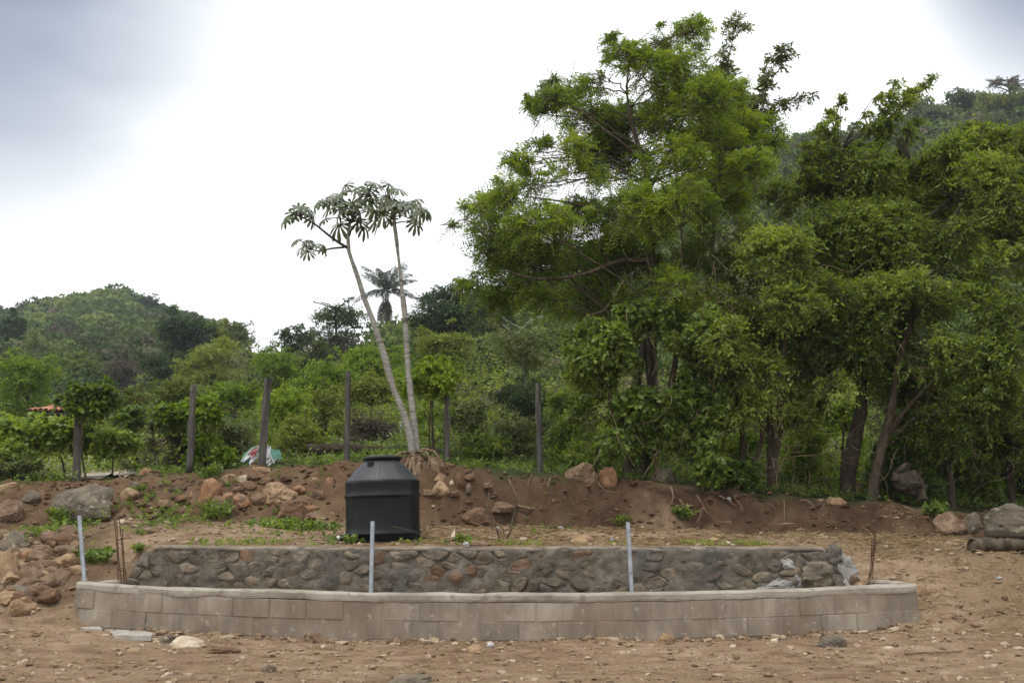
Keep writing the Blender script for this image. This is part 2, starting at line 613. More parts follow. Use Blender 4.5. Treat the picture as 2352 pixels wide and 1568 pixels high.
gx = np.arange(-9.5, 9.6, .075)
gx = np.concatenate([-spread(0, 9.5, .06, 1.075, 400)[::-1], gx, spread(0, 9.55, .06, 1.075, 400)])
gy = np.concatenate([[-60, -30, -12, -4, 0, 2.5, 4.5, 6], np.arange(7, 12.7, .065), np.arange(12.7, 15.2, .07), np.arange(15.2, 18.3, .055),
                     18.3 + np.concatenate([[0], spread(0, 0, .05, 1.035, 400)])])
GX, GY = np.meshgrid(gx, gy)
GZ = ground(GX, GY, True)
nx, ny = len(gx), len(gy)
ii = (np.arange(ny - 1)[:, None] * nx + np.arange(nx - 1)[None, :])
GF = np.stack([ii, ii + 1, ii + nx + 1, ii + nx], -1).reshape(-1, 4)

# what covers the soil: r = green ground cover, g = dark cut earth of the bank, b = dry straw and chaff
uG = 1176 + FPX * GX / np.maximum(GY, 7) * 1.012
ybG, ytG = np.interp(uG, U_BASE, Y_BASE), np.interp(uG, U_TOP, Y_TOP)
nz = fbm(np.stack([GX * .9, GY * .9, 0 * GX], -1), 4)
nz2 = fbm(np.stack([GX * .55 + 9, GY * .7, 0 * GX + 4], -1), 4)
cov_g = sstep(-.05, .35, (GY - ytG) + nz * .3)
cov_b = sstep(ybG - .45, ybG + .1, GY + nz * .3) * (1 - sstep(ytG, ytG + .5, GY))
cov_s = sstep(12.9, 13.4, GY) * (1 - sstep(ybG - .2, ybG + .2, GY)) * sstep(-.5, .4, nz2)
right = sstep(4.6, 6.0, GX) * (1 - cov_b) * (1 - cov_g)
cov_s = np.maximum(cov_s * sstep(-1.5, 1.5, GX), right * sstep(-.7, .3, nz2) * .9)
lslope = sstep(-4.6, -5.2, GX) * sstep(10.9, 12.0, GY) * (1 - cov_g)
cov_b = np.maximum(cov_b, lslope * sstep(-.7, .5, nz + .5 * nz2) * .75)
cov_b = np.maximum(cov_b, .6 * sstep(12.9, 13.2, GY) * (GX < -1.2) * sstep(-.5, .6, nz2))
cov_g = np.maximum(cov_g, .35 * sstep(.35, .8, nz) * sstep(12.9, 13.3, GY) * (1 - sstep(ybG - .1, ybG + .4, GY)) * (GX < 1.0) * (GX > -6))


def mat_ground():
    m, nt, L = nodes_of('soil')
    out = nt.new("ShaderNodeOutputMaterial")
    bs = nt.new("ShaderNodeBsdfPrincipled")
    bs.inputs['Roughness'].default_value = .95
    bs.inputs['Specular IOR Level'].default_value = .12
    tc = nt.new("ShaderNodeTexCoord")

    def noise(scale, detail, stretch=(1, 1, 1), rough=.62):
        mp = nt.new("ShaderNodeMapping")
        mp.inputs['Scale'].default_value = stretch
        L.new(tc.outputs['Object'], mp.inputs[0])
        n = nt.new("ShaderNodeTexNoise")
        n.inputs['Scale'].default_value = scale
        n.inputs['Detail'].default_value = detail
        n.inputs['Roughness'].default_value = rough
        L.new(mp.outputs[0], n.inputs['Vector'])
        return n.outputs[0]

    def mixc(f, a, b):
        x = nt.new("ShaderNodeMix"); x.data_type = 'RGBA'
        L.new(f, x.inputs[0]); L.new(a, x.inputs[6]); L.new(b, x.inputs[7])
        return x.outputs[2]

    def rr(src, cols, lo=.3, hi=.7):
        r = ramp(nt, cols, lo, hi)
        L.new(src, r.inputs[0])
        return r.outputs[0]

    big = noise(.55, 5)
    mid = noise(3.2, 8, (1, 1.6, 1))
    fine = noise(22, 6, rough=.7)
    yard = mixc(rr(big, [(0, 0, 0), (1, 1, 1)], .38, .62), rr(mid, [(.175, .11, .066), (.325, .216, .136), (.41, .287, .188)]),
                rr(mid, [(.225, .147, .09), (.405, .285, .182), (.53, .40, .28)]))
    yard = mixc(rr(fine, [(0, 0, 0), (.75, .75, .75)], .52, .66), yard, rr(mid, [(.12, .078, .048), (.24, .16, .10)]))
    yard = mixc(rr(noise(9, 4), [(0, 0, 0), (.8, .8, .8)], .66, .72), yard, rr(fine, [(.40, .31, .21), (.55, .46, .34)]))
    green = rr(noise(6, 6), [(.03, .035, .014), (.06, .075, .025), (.10, .085, .045)])
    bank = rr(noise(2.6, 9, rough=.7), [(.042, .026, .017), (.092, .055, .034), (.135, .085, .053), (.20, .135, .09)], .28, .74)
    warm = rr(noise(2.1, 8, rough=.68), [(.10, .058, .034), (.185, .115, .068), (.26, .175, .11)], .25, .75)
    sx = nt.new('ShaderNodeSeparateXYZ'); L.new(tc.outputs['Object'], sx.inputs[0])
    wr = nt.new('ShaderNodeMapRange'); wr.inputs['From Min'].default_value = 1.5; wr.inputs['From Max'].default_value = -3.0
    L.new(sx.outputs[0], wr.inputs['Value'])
    bank = mixc(wr.outputs[0], bank, warm)          # left part of the cut: stonier earth, sunlit brightness painted into the colour
    bank = mixc(rr(noise(17, 6), [(0, 0, 0), (.7, .7, .7)], .55, .7), bank, rr(fine, [(.05, .033, .022), (.23, .165, .11)]))
    straw = rr(noise(26, 6, (1, 1, 1), .75), [(.13, .085, .05), (.28, .195, .115), (.44, .33, .205)])
    at = nt.new("ShaderNodeAttribute"); at.attribute_name = "cover"
    sp = nt.new("ShaderNodeSeparateColor")
    L.new(at.outputs['Color'], sp.inputs[0])
    c = mixc(sp.outputs['Blue'], yard, straw)
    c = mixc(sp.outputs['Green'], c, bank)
    c = mixc(sp.outputs['Red'], c, green)
    L.new(c, bs.inputs['Base Color'])
    ad = nt.new("ShaderNodeMath"); ad.operation = 'ADD'
    L.new(noise(14, 10, rough=.72), ad.inputs[0])
    L.new(noise(60, 6, rough=.7), ad.inputs[1])
    bp = nt.new("ShaderNodeBump")
    bp.inputs['Strength'].default_value = .9
    bp.inputs['Distance'].default_value = .05
    L.new(ad.outputs[0], bp.inputs['Height'])
    L.new(bp.outputs[0], bs.inputs['Normal'])
    L.new(bs.outputs[0], out.inputs[0])
    return m


M['soil'] = mat_ground()
g = Geo().add(np.stack([GX, GY, GZ], -1), GF)
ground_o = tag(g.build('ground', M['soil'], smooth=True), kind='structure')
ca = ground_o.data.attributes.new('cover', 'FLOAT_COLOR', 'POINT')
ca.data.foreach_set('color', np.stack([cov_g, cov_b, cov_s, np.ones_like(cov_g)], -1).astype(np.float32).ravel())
# ------------------------------------------------------------------ block-walled basin
def mat_block():
    m, nt, L = nodes_of('concrete_block')
    out = nt.new("ShaderNodeOutputMaterial")
    bs = nt.new("ShaderNodeBsdfPrincipled")
    bs.inputs['Roughness'].default_value = .92
    bs.inputs['Specular IOR Level'].default_value = .15
    tc = nt.new("ShaderNodeTexCoord")
    geo = nt.new("ShaderNodeNewGeometry")
    oi = nt.new("ShaderNodeObjectInfo")

    def noise(scale, detail, stretch, vec):
        mp = nt.new("ShaderNodeMapping")
        mp.inputs['Scale'].default_value = stretch
        L.new(vec, mp.inputs[0])
        n = nt.new("ShaderNodeTexNoise")
        n.inputs['Scale'].default_value = scale
        n.inputs['Detail'].default_value = detail
        n.inputs['Roughness'].default_value = .65
        L.new(mp.outputs[0], n.inputs['Vector'])
        return n.outputs[0]
    base = ramp(nt, [(.15, .118, .09), (.265, .222, .175), (.40, .35, .29)], .0, 1.0)
    mixr = nt.new("ShaderNodeMath"); mixr.operation = 'MULTIPLY_ADD'
    mixr.inputs[1].default_value = .26
    L.new(oi.outputs['Random'], mixr.inputs[0])
    sc = nt.new("ShaderNodeMath"); sc.operation = 'MULTIPLY_ADD'
    sc.inputs[1].default_value = 2.0; sc.inputs[2].default_value = -.63
    L.new(noise(2.2, 8, (1, 1, .55), geo.outputs['Position']), sc.inputs[0])
    L.new(sc.outputs[0], mixr.inputs[2])
    L.new(mixr.outputs[0], base.inputs[0])
    # rain streaks and grey water stain
    st = ramp(nt, [(0, 0, 0), (.62, .62, .62)], .45, .68)
    L.new(noise(4.5, 7, (1, 1, .28), geo.outputs['Position']), st.inputs[0])
    mx = nt.new("ShaderNodeMix"); mx.data_type = 'RGBA'
    mx.inputs[7].default_value = (.135, .112, .092, 1)
    L.new(st.outputs[0], mx.inputs[0]); L.new(base.outputs[0], mx.inputs[6])
    # splashes of cement
    sp = ramp(nt, [(0, 0, 0), (.7, .7, .7)], .61, .67)
    L.new(noise(11, 3, (1, 1, 1), geo.outputs['Position']), sp.inputs[0])
    m2 = nt.new("ShaderNodeMix"); m2.data_type = 'RGBA'
    m2.inputs[7].default_value = (.40, .36, .30, 1)
    L.new(sp.outputs[0], m2.inputs[0]); L.new(mx.outputs[2], m2.inputs[6])
    # patches of dried brown mud on the blocks
    md = ramp(nt, [(0, 0, 0), (.75, .75, .75)], .50, .66)
    L.new(noise(1.7, 8, (.7, 1, 1.2), geo.outputs['Position']), md.inputs[0])
    m3 = nt.new("ShaderNodeMix"); m3.data_type = 'RGBA'
    m3.inputs[7].default_value = (.235, .17, .115, 1)
    L.new(md.outputs[0], m3.inputs[0]); L.new(m2.outputs[2], m3.inputs[6])
    L.new(m3.outputs[2], bs.inputs['Base Color'])
    bp = nt.new("ShaderNodeBump")
    bp.inputs['Strength'].default_value = .45
    bp.inputs['Distance'].default_value = .012
    L.new(noise(60, 6, (1, 1, 1), geo.outputs['Position']), bp.inputs['Height'])
    L.new(bp.outputs[0], bs.inputs['Normal'])
    L.new(bs.outputs[0], out.inputs[0])
    return m


M['block'] = mat_block()
M['mortar'] = mat_noise('mortar', [(.13, .105, .08), (.22, .182, .142), (.30, .255, .205)], 5, bump=.5, bump_scale=35)
M['coping'] = mat_noise('coping', [(.20, .168, .132), (.33, .29, .24), (.46, .42, .365)], 2.4, bump=.5, bump_scale=30, stretch=(.8, 1, 1), speck=((.24, .205, .165), 9, .6))


def y_front(x):
    return 11.0 + .50 * (np.asarray(x) / 4.65) ** 2


def z_foot(x):
    return .055 + .085 * (np.asarray(x) / 4.65) ** 2


basin = thing('basin_wall', 'long low U-shaped concrete block wall with pale cement coping across the yard', 'wall', (0, 11, 0))
r = np.random.default_rng(5)
BL, BH, BD = .40, .195, .15
bmeshes = []
for k in range(5):
    V, F = box_geo((0, 0, 0), (1, 1, 1), 0, .022)
    V = V + r.normal(0, .005, V.shape)
    V = V * np.array([BL - .012, BD, BH - .006])
    bmeshes.append(Geo().add(V, F).mesh('block', M['block']))


def put_block(x, y, z, rot, length=BL - .012, tilt=0.0):
    b = bpy.data.objects.new('block', bmeshes[r.integers(5)])
    COL.objects.link(b)
    b.parent = basin
    b.location = (x, y - 11, z)
    b.rotation_euler = (r.normal(0, .006), tilt + r.normal(0, .006), rot)
    b.scale = (length / (BL - .012), 1, 1)


for c in range(2):
    x = BAS_L + (.0 if c == 0 else -.2) + r.uniform(0, .08)
    while x < BAS_R - .05:
        L_ = BL
        x0, x1 = max(x, BAS_L), min(x + L_, BAS_R)
        if x1 - x0 > .07:
            xm = (x0 + x1) / 2
            rot = math.atan(2 * .50 * xm / 4.65 ** 2)
            put_block(xm, float(y_front(xm)) + BD / 2 + r.normal(0, .004), float(z_foot(xm)) + BH * (c + .5), rot, x1 - x0 - r.uniform(.001, .007), -math.atan(2 * .085 * xm / 4.65 ** 2))
        x += L_ + r.uniform(0, .02)
for sx in (BAS_L + BD / 2, BAS_R - BD / 2):                    # the two short returns
    for c in range(2):
        y = float(y_front(sx)) + BD + .012 + (0.2 if c else 0)
        while y < 12.45:
            put_block(sx, y + BL / 2 - .006, float(z_foot(4.7)) + BH * (c + .5) - .03 * (y - 11.3), math.pi / 2)
            y += BL
g = Geo()                                                      # mortar bed, recessed behind the block faces
xs = np.linspace(BAS_L + .02, BAS_R - .02, 60)
for side in (0, 1):
    pass
yf = y_front(xs) + .004
zz0, zz1 = z_foot(xs) - .12, z_foot(xs) + 2 * BH + .004
ring = np.stack([np.stack([xs, yf, zz0], -1), np.stack([xs, yf, zz1], -1), np.stack([xs, yf + BD - .03, zz1], -1), np.stack([xs, yf + BD - .03, zz0], -1)], 1)
n = len(xs)
i = np.arange(n - 1)[:, None] * 4; j = np.arange(4)[None]
g.add(ring.reshape(-1, 3), [np.stack([i + j, i + 4 + j, i + 4 + (j + 1) % 4, i + (j + 1) % 4], -1).reshape(-1, 4), np.array([[0, 1, 2, 3], [n * 4 - 1, n * 4 - 2, n * 4 - 3, n * 4 - 4]])])
for sx in (BAS_L + BD / 2, BAS_R - BD / 2):
    V, F = box_geo((sx, 12.0, .27), (BD - .03, .9, .52), 0, .01)
    g.add(V, F)
g.build('mortar_bed', M['block'], basin)


def sweep_cap(path, w, h, name, seed):
    """rounded hand-trowelled cap along a path (its outer lower edge)"""
    path = np.asarray(path, float)
    T = norm(np.gradient(path, axis=0)); T[:, 2] = 0; T = norm(T)
    N = np.stack([-T[:, 1], T[:, 0], 0 * T[:, 0]], -1)         # towards the inside
    prof = np.array([[-.002, -.004], [-.007, .02], [-.008, h * .72], [.008, h * .93], [.03, h], [w - .03, h], [w - .004, h * .95], [w + .012, h * .7], [w + .01, 0], [w * .5, -.004]])
    V = path[:, None] + prof[None, :, 0, None] * N[:, None] + prof[None, :, 1, None] * np.array([0, 0, 1.0])
    nz = fbm(V * np.array([2.5, 2.5, 5]) + seed, 4)
    nb = vnoise(V * np.array([.8, .8, 0]) + seed + 5)
    V = V + (nz * .011)[..., None] * np.array([.25, 1, .7]) + (nb * .008)[..., None] * np.array([0, 0, 1.0])
    m, k = len(path), len(prof)
    i = np.arange(m - 1)[:, None] * k; j = np.arange(k)[None]
    F = np.stack([i + j, i + (j + 1) % k, i + k + (j + 1) % k, i + k + j], -1).reshape(-1, 4)
    return Geo().add(V.reshape(-1, 3), [F, np.array([list(range(k))]), np.array([[(m - 1) * k + q for q in range(k)][::-1]])]).build(name, M['coping'], basin, smooth=False)


cx = np.linspace(BAS_L - .005, BAS_R + .005, 260)
sweep_cap(np.stack([cx, y_front(cx), z_foot(cx) + 2 * BH + .008], -1), BD + .015, .082, 'coping', 0)
zc = float(z_foot(4.7)) + 2 * BH + .012
for sx, s in ((BAS_L, 1), (BAS_R, -1)):
    yy0 = float(y_front(sx)) + BD + .03
    ys = np.linspace(yy0, 12.5, 40)
    p = np.stack([np.full(40, sx if s < 0 else sx), ys, zc - .03 * (ys - yy0)], -1)
    if s > 0:
        p = p[::-1]
    sweep_cap(p, BD + .01, .078, 'coping', 3 + s)

# ------------------------------------------------------------------ rubble stone wall behind it
def mat_masonry(name, cols, shift=.30, cover=(.46, .60)):
    """stone whose face is partly smeared with grey mortar and stained; the smear runs on from stone to stone"""
    m, nt, L = nodes_of(name)
    out = nt.new("ShaderNodeOutputMaterial")
    bs = nt.new("ShaderNodeBsdfPrincipled")
    bs.inputs['Roughness'].default_value = .92
    bs.inputs['Specular IOR Level'].default_value = .15
    geo = nt.new("ShaderNodeNewGeometry")
    oi = nt.new("ShaderNodeObjectInfo")

    def noise(scale, detail, rough=.65, stretch=(1, 1, 1)):
        mp = nt.new("ShaderNodeMapping"); mp.inputs['Scale'].default_value = stretch
        L.new(geo.outputs['Position'], mp.inputs[0])
        n = nt.new("ShaderNodeTexNoise")
        n.inputs['Scale'].default_value = scale; n.inputs['Detail'].default_value = detail; n.inputs['Roughness'].default_value = rough
        L.new(mp.outputs[0], n.inputs['Vector'])
        return n.outputs[0]

    def rr(src, cols_, lo, hi):
        q = ramp(nt, cols_, lo, hi); L.new(src, q.inputs[0]); return q.outputs[0]

    def mix(f, a, b):
        x = nt.new("ShaderNodeMix"); x.data_type = 'RGBA'
        L.new(f, x.inputs[0]); L.new(a, x.inputs[6]); L.new(b, x.inputs[7])
        return x.outputs[2]
    ma = nt.new("ShaderNodeMath"); ma.operation = 'MULTIPLY_ADD'; ma.inputs[1].default_value = shift
    sb = nt.new("ShaderNodeMath"); sb.operation = 'SUBTRACT'; sb.inputs[1].default_value = shift / 2
    L.new(oi.outputs['Random'], ma.inputs[0]); L.new(noise(5, 8), sb.inputs[0]); L.new(sb.outputs[0], ma.inputs[2])
    stone = rr(ma.outputs[0], cols, .25, .75)
    mort = rr(noise(6, 9, .72), [(.05, .041, .032), (.125, .105, .082), (.205, .18, .147), (.31, .282, .243)], .28, .76)
    c = mix(rr(noise(4.2, 7, .68), [(0, 0, 0), (1, 1, 1)], *cover), stone, mort)
    stain = rr(noise(1.1, 5, .6, (1, 1, .6)), [(0, 0, 0), (.65, .65, .65)], .50, .62)
    c = mix(stain, c, rr(noise(9, 7, .7), [(.04, .037, .033), (.10, .095, .088), (.20, .195, .185)], .3, .75))
    c = mix(rr(noise(2.6, 6, .7), [(0, 0, 0), (.55, .55, .55)], .63, .70), c, rr(noise(12, 5), [(.22, .205, .185), (.36, .345, .32)], .3, .7))
    L.new(c, bs.inputs['Base Color'])
    bp = nt.new("ShaderNodeBump"); bp.inputs['Strength'].default_value = .9; bp.inputs['Distance'].default_value = .03
    L.new(noise(22, 9, .72), bp.inputs['Height']); L.new(bp.outputs[0], bs.inputs['Normal'])
    L.new(bs.outputs[0], out.inputs[0])
    return m


M['stone'] = mat_masonry('wall_stone', [(.08, .061, .044), (.15, .118, .086), (.22, .174, .128), (.31, .25, .187)])
M['stone_red'] = mat_masonry('wall_stone_red', [(.11, .07, .046), (.19, .118, .08), (.27, .175, .12)], .2, (.54, .66))
M['wall_mortar'] = mat_masonry('wall_mortar', [(.065, .056, .045), (.13, .112, .09), (.20, .178, .147)], .0, (.40, .56))
M['topping'] = mat_noise('wall_topping', [(.13, .108, .084), (.21, .18, .142), (.31, .275, .225)], 4, bump=.6, bump_scale=25)
YW = 12.62
swall = thing('stone_wall', 'rough rubble stone wall set in grey mortar, holding up the terrace', 'wall', (0, YW, 0))
TOPX = np.array([-4.80, -4.72, -4.62, -4.40, -4.05, -3.55, 3.55, 3.86, 3.93, 4.06, 4.16, 4.25, 4.3])
TOPZ = np.array([.52, .74, .90, .985, .985, .965, .962, .965, .88, .76, .58, .30, .12])


def ztop(x):
    return np.interp(x, TOPX, TOPZ)


xs = np.linspace(-4.80, 4.28, 230)
rows = 26
tt = np.linspace(0, 1, rows)
XX = np.repeat(xs[None], rows, 0)
ZZ = -.1 + (ztop(xs)[None] + .1) * tt[:, None]
batter = .10 * (1 - tt)[:, None] * 1.0
pn = np.stack([XX, ZZ, 0 * XX], -1)
YY = YW + .024 - batter * .8 + .030 * fbm(pn * 4.5, 4) + .02 * fbm(pn * 14, 2)
endr = np.minimum(1, np.minimum(XX + 4.80, 4.28 - XX) / .22)
YY = YY + .22 * (1 - np.sqrt(np.clip(1 - (1 - endr) ** 2, 0, 1)))
Vf = np.stack([XX, YY, ZZ + .012 * fbm(pn * 6, 3) * tt[:, None]], -1)
nxw = len(xs)
ext = []
for q, (dy, dz) in enumerate(((.10, .012), (.24, .008), (.36, -.01), (.40, -.5))):   # top and back
    last = Vf[-1].copy(); last[:, 1] = YW + .03 + dy + .012 * fbm(np.stack([xs * 3, 0 * xs + q, 0 * xs], -1), 3); last[:, 2] += dz + .01 * fbm(np.stack([xs * 5, 0 * xs + q * 7, 0 * xs], -1), 3)
    ext.append(last)
Va = np.concatenate([Vf, np.stack(ext)])
R_ = len(Va)
ii = np.arange(R_ - 1)[:, None] * nxw + np.arange(nxw - 1)[None]
F = np.stack([ii, ii + 1, ii + nxw + 1, ii + nxw], -1).reshape(-1, 4)
Geo().add(Va.reshape(-1, 3), F).build('mortar_core', M['wall_mortar'], swall, smooth=True)


def clip_poly(poly, n, d):
    out = []
    for a, b in zip(poly, poly[1:] + poly[:1]):
        da, db = a[0] * n[0] + a[1] * n[1] - d, b[0] * n[0] + b[1] * n[1] - d
        if da <= 0:
            out.append(a)
        if (da < 0 < db) or (db < 0 < da):
            t = da / (da - db)
            out.append((a[0] + (b[0] - a[0]) * t, a[1] + (b[1] - a[1]) * t))
    return out


r = np.random.default_rng(21)
ZS = 1.75                       # stones lie wider than high
sites = []
tries = 0
while len(sites) < 260 and tries < 40000:
    tries += 1
    p = np.array([r.uniform(-4.75, 4.2), r.uniform(.02, .95)])
    if p[1] > ztop(p[0]) - .04:
        continue
    dmin = r.uniform(.12, .31)
    if all(math.hypot(p[0] - q[0], (p[1] - q[1]) * ZS) > dmin for q in sites):
        sites.append(p)
S = np.array(sites) * np.array([1, ZS])
outline = [(-4.78, 0.0), (4.24, 0.0), (4.10, .66), (3.88, .925), (3.5, .93), (-4.38, .955), (-4.62, .86), (-4.74, .66)]
outline = [(a, b * ZS) for a, b in outline]
for k, s in enumerate(S):
    if r.random() < .06:
        continue                                   # places where mortar has been smeared over
    poly = list(outline)
    d2 = np.hypot(S[:, 0] - s[0], S[:, 1] - s[1])
    for q in np.argsort(d2)[1:26]:
        n = (S[q] - s) / d2[q]
        poly = clip_poly(poly, n, float(n.dot((S[q] + s) / 2)))
        if len(poly) < 3:
            break
    if len(poly) < 3:
        continue
    poly = np.array(poly) / np.array([1, ZS])
    c = poly.mean(0)
    # resample outline to 16 points and round it
    per = np.concatenate([poly, poly[:1]])
    seg = np.r_[0, np.cumsum(np.hypot(*np.diff(per, axis=0).T))]
    K = 14
    q = np.linspace(0, seg[-1], K, endpoint=False)
    ring = np.stack([np.interp(q, seg, per[:, 0]), np.interp(q, seg, per[:, 1])], -1)
    ring = (np.roll(ring, 1, 0) + 2 * ring + np.roll(ring, -1, 0)) / 4
    ring = c + (ring - c) * (1 + .13 * vnoise(np.c_[ring * 11, np.full(K, k * 1.7)])[:, None])
    proud = r.uniform(-.006, .034)
    yy = YW - .08 * (1 - c[1] / .97) + .03
    size = math.sqrt(np.ptp(poly[:, 0]) * np.ptp(poly[:, 1]))
    fr = np.array([r.normal(0, .10), r.normal(0, .14)])
    V = []
    for sh, dpt in ((.97, .09), (.93, .0), (.80, -.55), (.48, -.92)):
        w = c + (ring - c) * sh
        yv = yy + (dpt * proud if dpt < 0 else dpt) + ((w - c) @ fr if dpt < 0 else 0)
        V.append(np.stack([w[:, 0], np.broadcast_to(yv, K), w[:, 1]], -1))
    V = np.concatenate(V + [np.array([[c[0], yy - proud, c[1]]])])
    V[K:] += .016 * np.stack([fbm(V[K:] * 12 + k + 40 * a_, 3) for a_ in range(3)], -1)
    i = np.arange(3)[:, None] * K; j = np.arange(K)[None]
    F = np.stack([i + j, i + (j + 1) % K, i + K + (j + 1) % K, i + K + j], -1).reshape(-1, 4)
    T3 = np.stack([3 * K + np.arange(K), 3 * K + (np.arange(K) + 1) % K, np.full(K, 4 * K)], -1)
    Geo().add(V, [F, T3]).build('stone', M['stone_red'] if r.random() < .10 else M['stone'], swall, smooth=r.random() < .3)
# thin mortar topping
tx = np.linspace(-4.45, 3.9, 220)
prof = np.array([[.0, -.03], [-.012, -.008], [.004, .012], [.16, .02], [.33, .014], [.36, -.03]])
Vt = np.stack([np.repeat(tx[:, None], 6, 1), YW + .03 + prof[None, :, 0] + .014 * fbm(np.stack([np.repeat(tx[:, None], 6, 1) * 4, prof[None, :, 0] * 3 + 0 * tx[:, None], 0 * np.repeat(tx[:, None], 6, 1)], -1), 3),
               ztop(tx)[:, None] + prof[None, :, 1] + .011 * fbm(np.stack([np.repeat(tx[:, None], 6, 1) * 3, prof[None, :, 0] * 6 + 0 * tx[:, None], 2 + 0 * np.repeat(tx[:, None], 6, 1)], -1), 4)], -1)
i = np.arange(219)[:, None] * 6; j = np.arange(5)[None]
Geo().add(Vt.reshape(-1, 3), np.stack([i + j, i + j + 1, i + 6 + j + 1, i + 6 + j], -1).reshape(-1, 4)).build('wall_topping', M['topping'], swall, smooth=True)
# spilled cement at the broken right end
M['cement'] = mat_noise('spilled_cement', [(.20, .19, .172), (.32, .305, .285), (.45, .435, .415)], 5, bump=.8, bump_scale=18)
for k, (u, v, w, h, dz) in enumerate(((1826, 1335, 46, 84, .07), (1936, 1318, 66, 84, .08), (1908, 1280, 56, 62, .09), (1785, 1350, 120, 36, .04), (1870, 1348, 70, 30, .0), (1958, 1345, 60, 46, .05), (1812, 1292, 44, 36, .07))):
    c = P(u, v, YW + dz)
    V, F = rock_geo((w / 180, .22, h / 180), 300 + k, 4, 7, .22)
    Geo().add(V + c, F).build('cement_lump', M['cement'] if k not in (2, 4) else M['wall_mortar'], swall, smooth=False)
c = P(1880, 1322, YW - .03)
V, F = rock_geo((.44, .26, .34), 333, 4, 6, .16)
Geo().add(V + c, F).build('stone', M['rock_grey'], swall, smooth=False)

# ------------------------------------------------------------------ water tank
TC = P(880, 1237, 14.0)
TC[2] = Z_TERR + .03
tank = thing('water_tank', 'black plastic water tank with cone-shaped shoulder and flat lid on the terrace', 'water tank', TC)
tank.rotation_euler = (math.radians(-1.0), math.radians(-1.6), .3)
RT = .512
K = 96
ang = np.arange(K) * 2 * math.pi / K
prof = [(.0, .0), (RT * .97, 0), (RT, .015), (RT, .095), (RT + .018, .106), (RT + .02, .118), (RT, .134), (RT - .004, .20), (RT - .004, .58), (RT, .60), (RT + .018, .613), (RT + .02, .626),
        (RT, .645), (RT - .003, .70), (RT + .004, .79), (RT + .006, .81), (RT - .012, .832)]


def lathe(prof, mod=None):
    V = np.concatenate([np.stack([r_ * np.cos(ang), r_ * np.sin(ang), np.full(K, z_)], -1) for r_, z_ in prof])
    if mod is not None:
        V = mod(V)
    n = len(prof)
    i = np.arange(n - 1)[:, None] * K; j = np.arange(K)[None]
    return V, np.stack([i + j, i + (j + 1) % K, i + K + (j + 1) % K, i + K + j], -1).reshape(-1, 4)


def local(V, F, name, mat, parent, smooth=True):
    o = Geo().add(V, F).build(name, mat, None, smooth)
    o.parent = parent
    return o


def wob(V):
    a = np.arctan2(V[:, 1], V[:, 0])
    return V * (1 + .006 * np.sin(3 * a + 1) + .004 * np.sin(7 * a))[:, None] ** np.array([1, 1, 0])


V, F = lathe(prof, wob)
body = local(V, F, 'body', M['plastic_black'], tank)


def shoulder_mod(V):
    a = np.arctan2(V[:, 1], V[:, 0])
    k = np.abs(((a * 10 / (2 * math.pi)) % 1) - .5) * 2          # ten pressed panels
    rib = sstep(.86, .97, k)
    t = (V[:, 2] - .832) / .33
    w = np.clip(np.sin(np.clip(t, 0, 1) * math.pi), 0, 1) ** .4
    return V * (1 - .03 * (1 - rib) * w)[:, None] ** np.array([1, 1, 0])


M['plastic_shoulder'] = mat_noise('plastic_grey', [(.018, .020, .024), (.030, .032, .037), (.055, .056, .06)], 2.5, rough=.48, spec=.5, bump=.05)  # shoulder plastic in a paler blue-grey than the body
V, F = lathe([(RT - .012, .833)] + [(RT - .012 - (RT - .012 - .255) * t + .018 * math.sin(math.pi * t), .833 + .265 * t) for t in np.linspace(.03, 1, 14)], shoulder_mod)
local(V, F, 'shoulder', M['plastic_shoulder'], tank)
V, F = lathe([(.25, 1.09), (.246, 1.125), (.236, 1.13)])
local(V, F, 'neck', M['plastic_black'], tank)
V, F = lathe([(.262, 1.118), (.272, 1.122), (.274, 1.150), (.266, 1.160), (.20, 1.168), (.18, 1.178), (0.0, 1.182)])
local(V, F, 'lid', M['plastic_black'], tank)
V, F = box_geo((0, 0, 0), (.078, .05, .085), 0, .008)
a_ = math.radians(-114) - .3
V = V @ np.array([[math.cos(a_ + math.pi / 2), math.sin(a_ + math.pi / 2), 0], [-math.sin(a_ + math.pi / 2), math.cos(a_ + math.pi / 2), 0], [0, 0, 1]])
local(V + np.array([.315 * math.cos(a_), .315 * math.sin(a_), 1.045]), F, 'air_vent', M['plastic_black'], tank, False)
a_ = math.radians(-172) - .3
V, F = tube(np.array([[.50 * math.cos(a_), .50 * math.sin(a_), .075], [.585 * math.cos(a_), .585 * math.sin(a_), .072]]), [.042, .042], 14)
fit = local(V, F, 'outlet', M['plastic_black'], tank)
V, F = tube(np.array([[.585 * math.cos(a_), .585 * math.sin(a_), .072], [.63 * math.cos(a_), .63 * math.sin(a_), .072]]), [.030, .028], 14)
o = local(V, F, 'outlet_cap', M['white_plastic'], fit)

# ------------------------------------------------------------------ steel pipes and rebar cages
for (u0, v0, u1, v1, lab) in ((182, 1182, 196, 1338, 'leaning grey steel pipe at the corner of the block wall, beside the rock heap'),
                              (856, 1195, 851, 1370, 'upright grey steel pipe in front of the black water tank'),
                              (1442, 1197, 1453, 1370, 'grey steel pipe leaning slightly, with cut earth bank and boulders behind it')):
    Yp = 11.30 if u0 > 400 else 11.62
    a, b = P(u1, v1 + 26, Yp), P(u0, v0, Yp)
    o = thing('steel_pipe', lab, 'pipe', a, 'steel pipes standing in the basin')
    t = tube(np.array([a, b]), [.024, .024], 16, False)
    Geo().add(*t).build('tube', M['steel'], o, smooth=True)
    rim = np.array([b + (b - a) / np.linalg.norm(b - a) * d for d in (-.006, .002)])
    Geo().add(*tube(rim, [.0255, .0255], 16)).build('pipe_end', M['rust'], o)

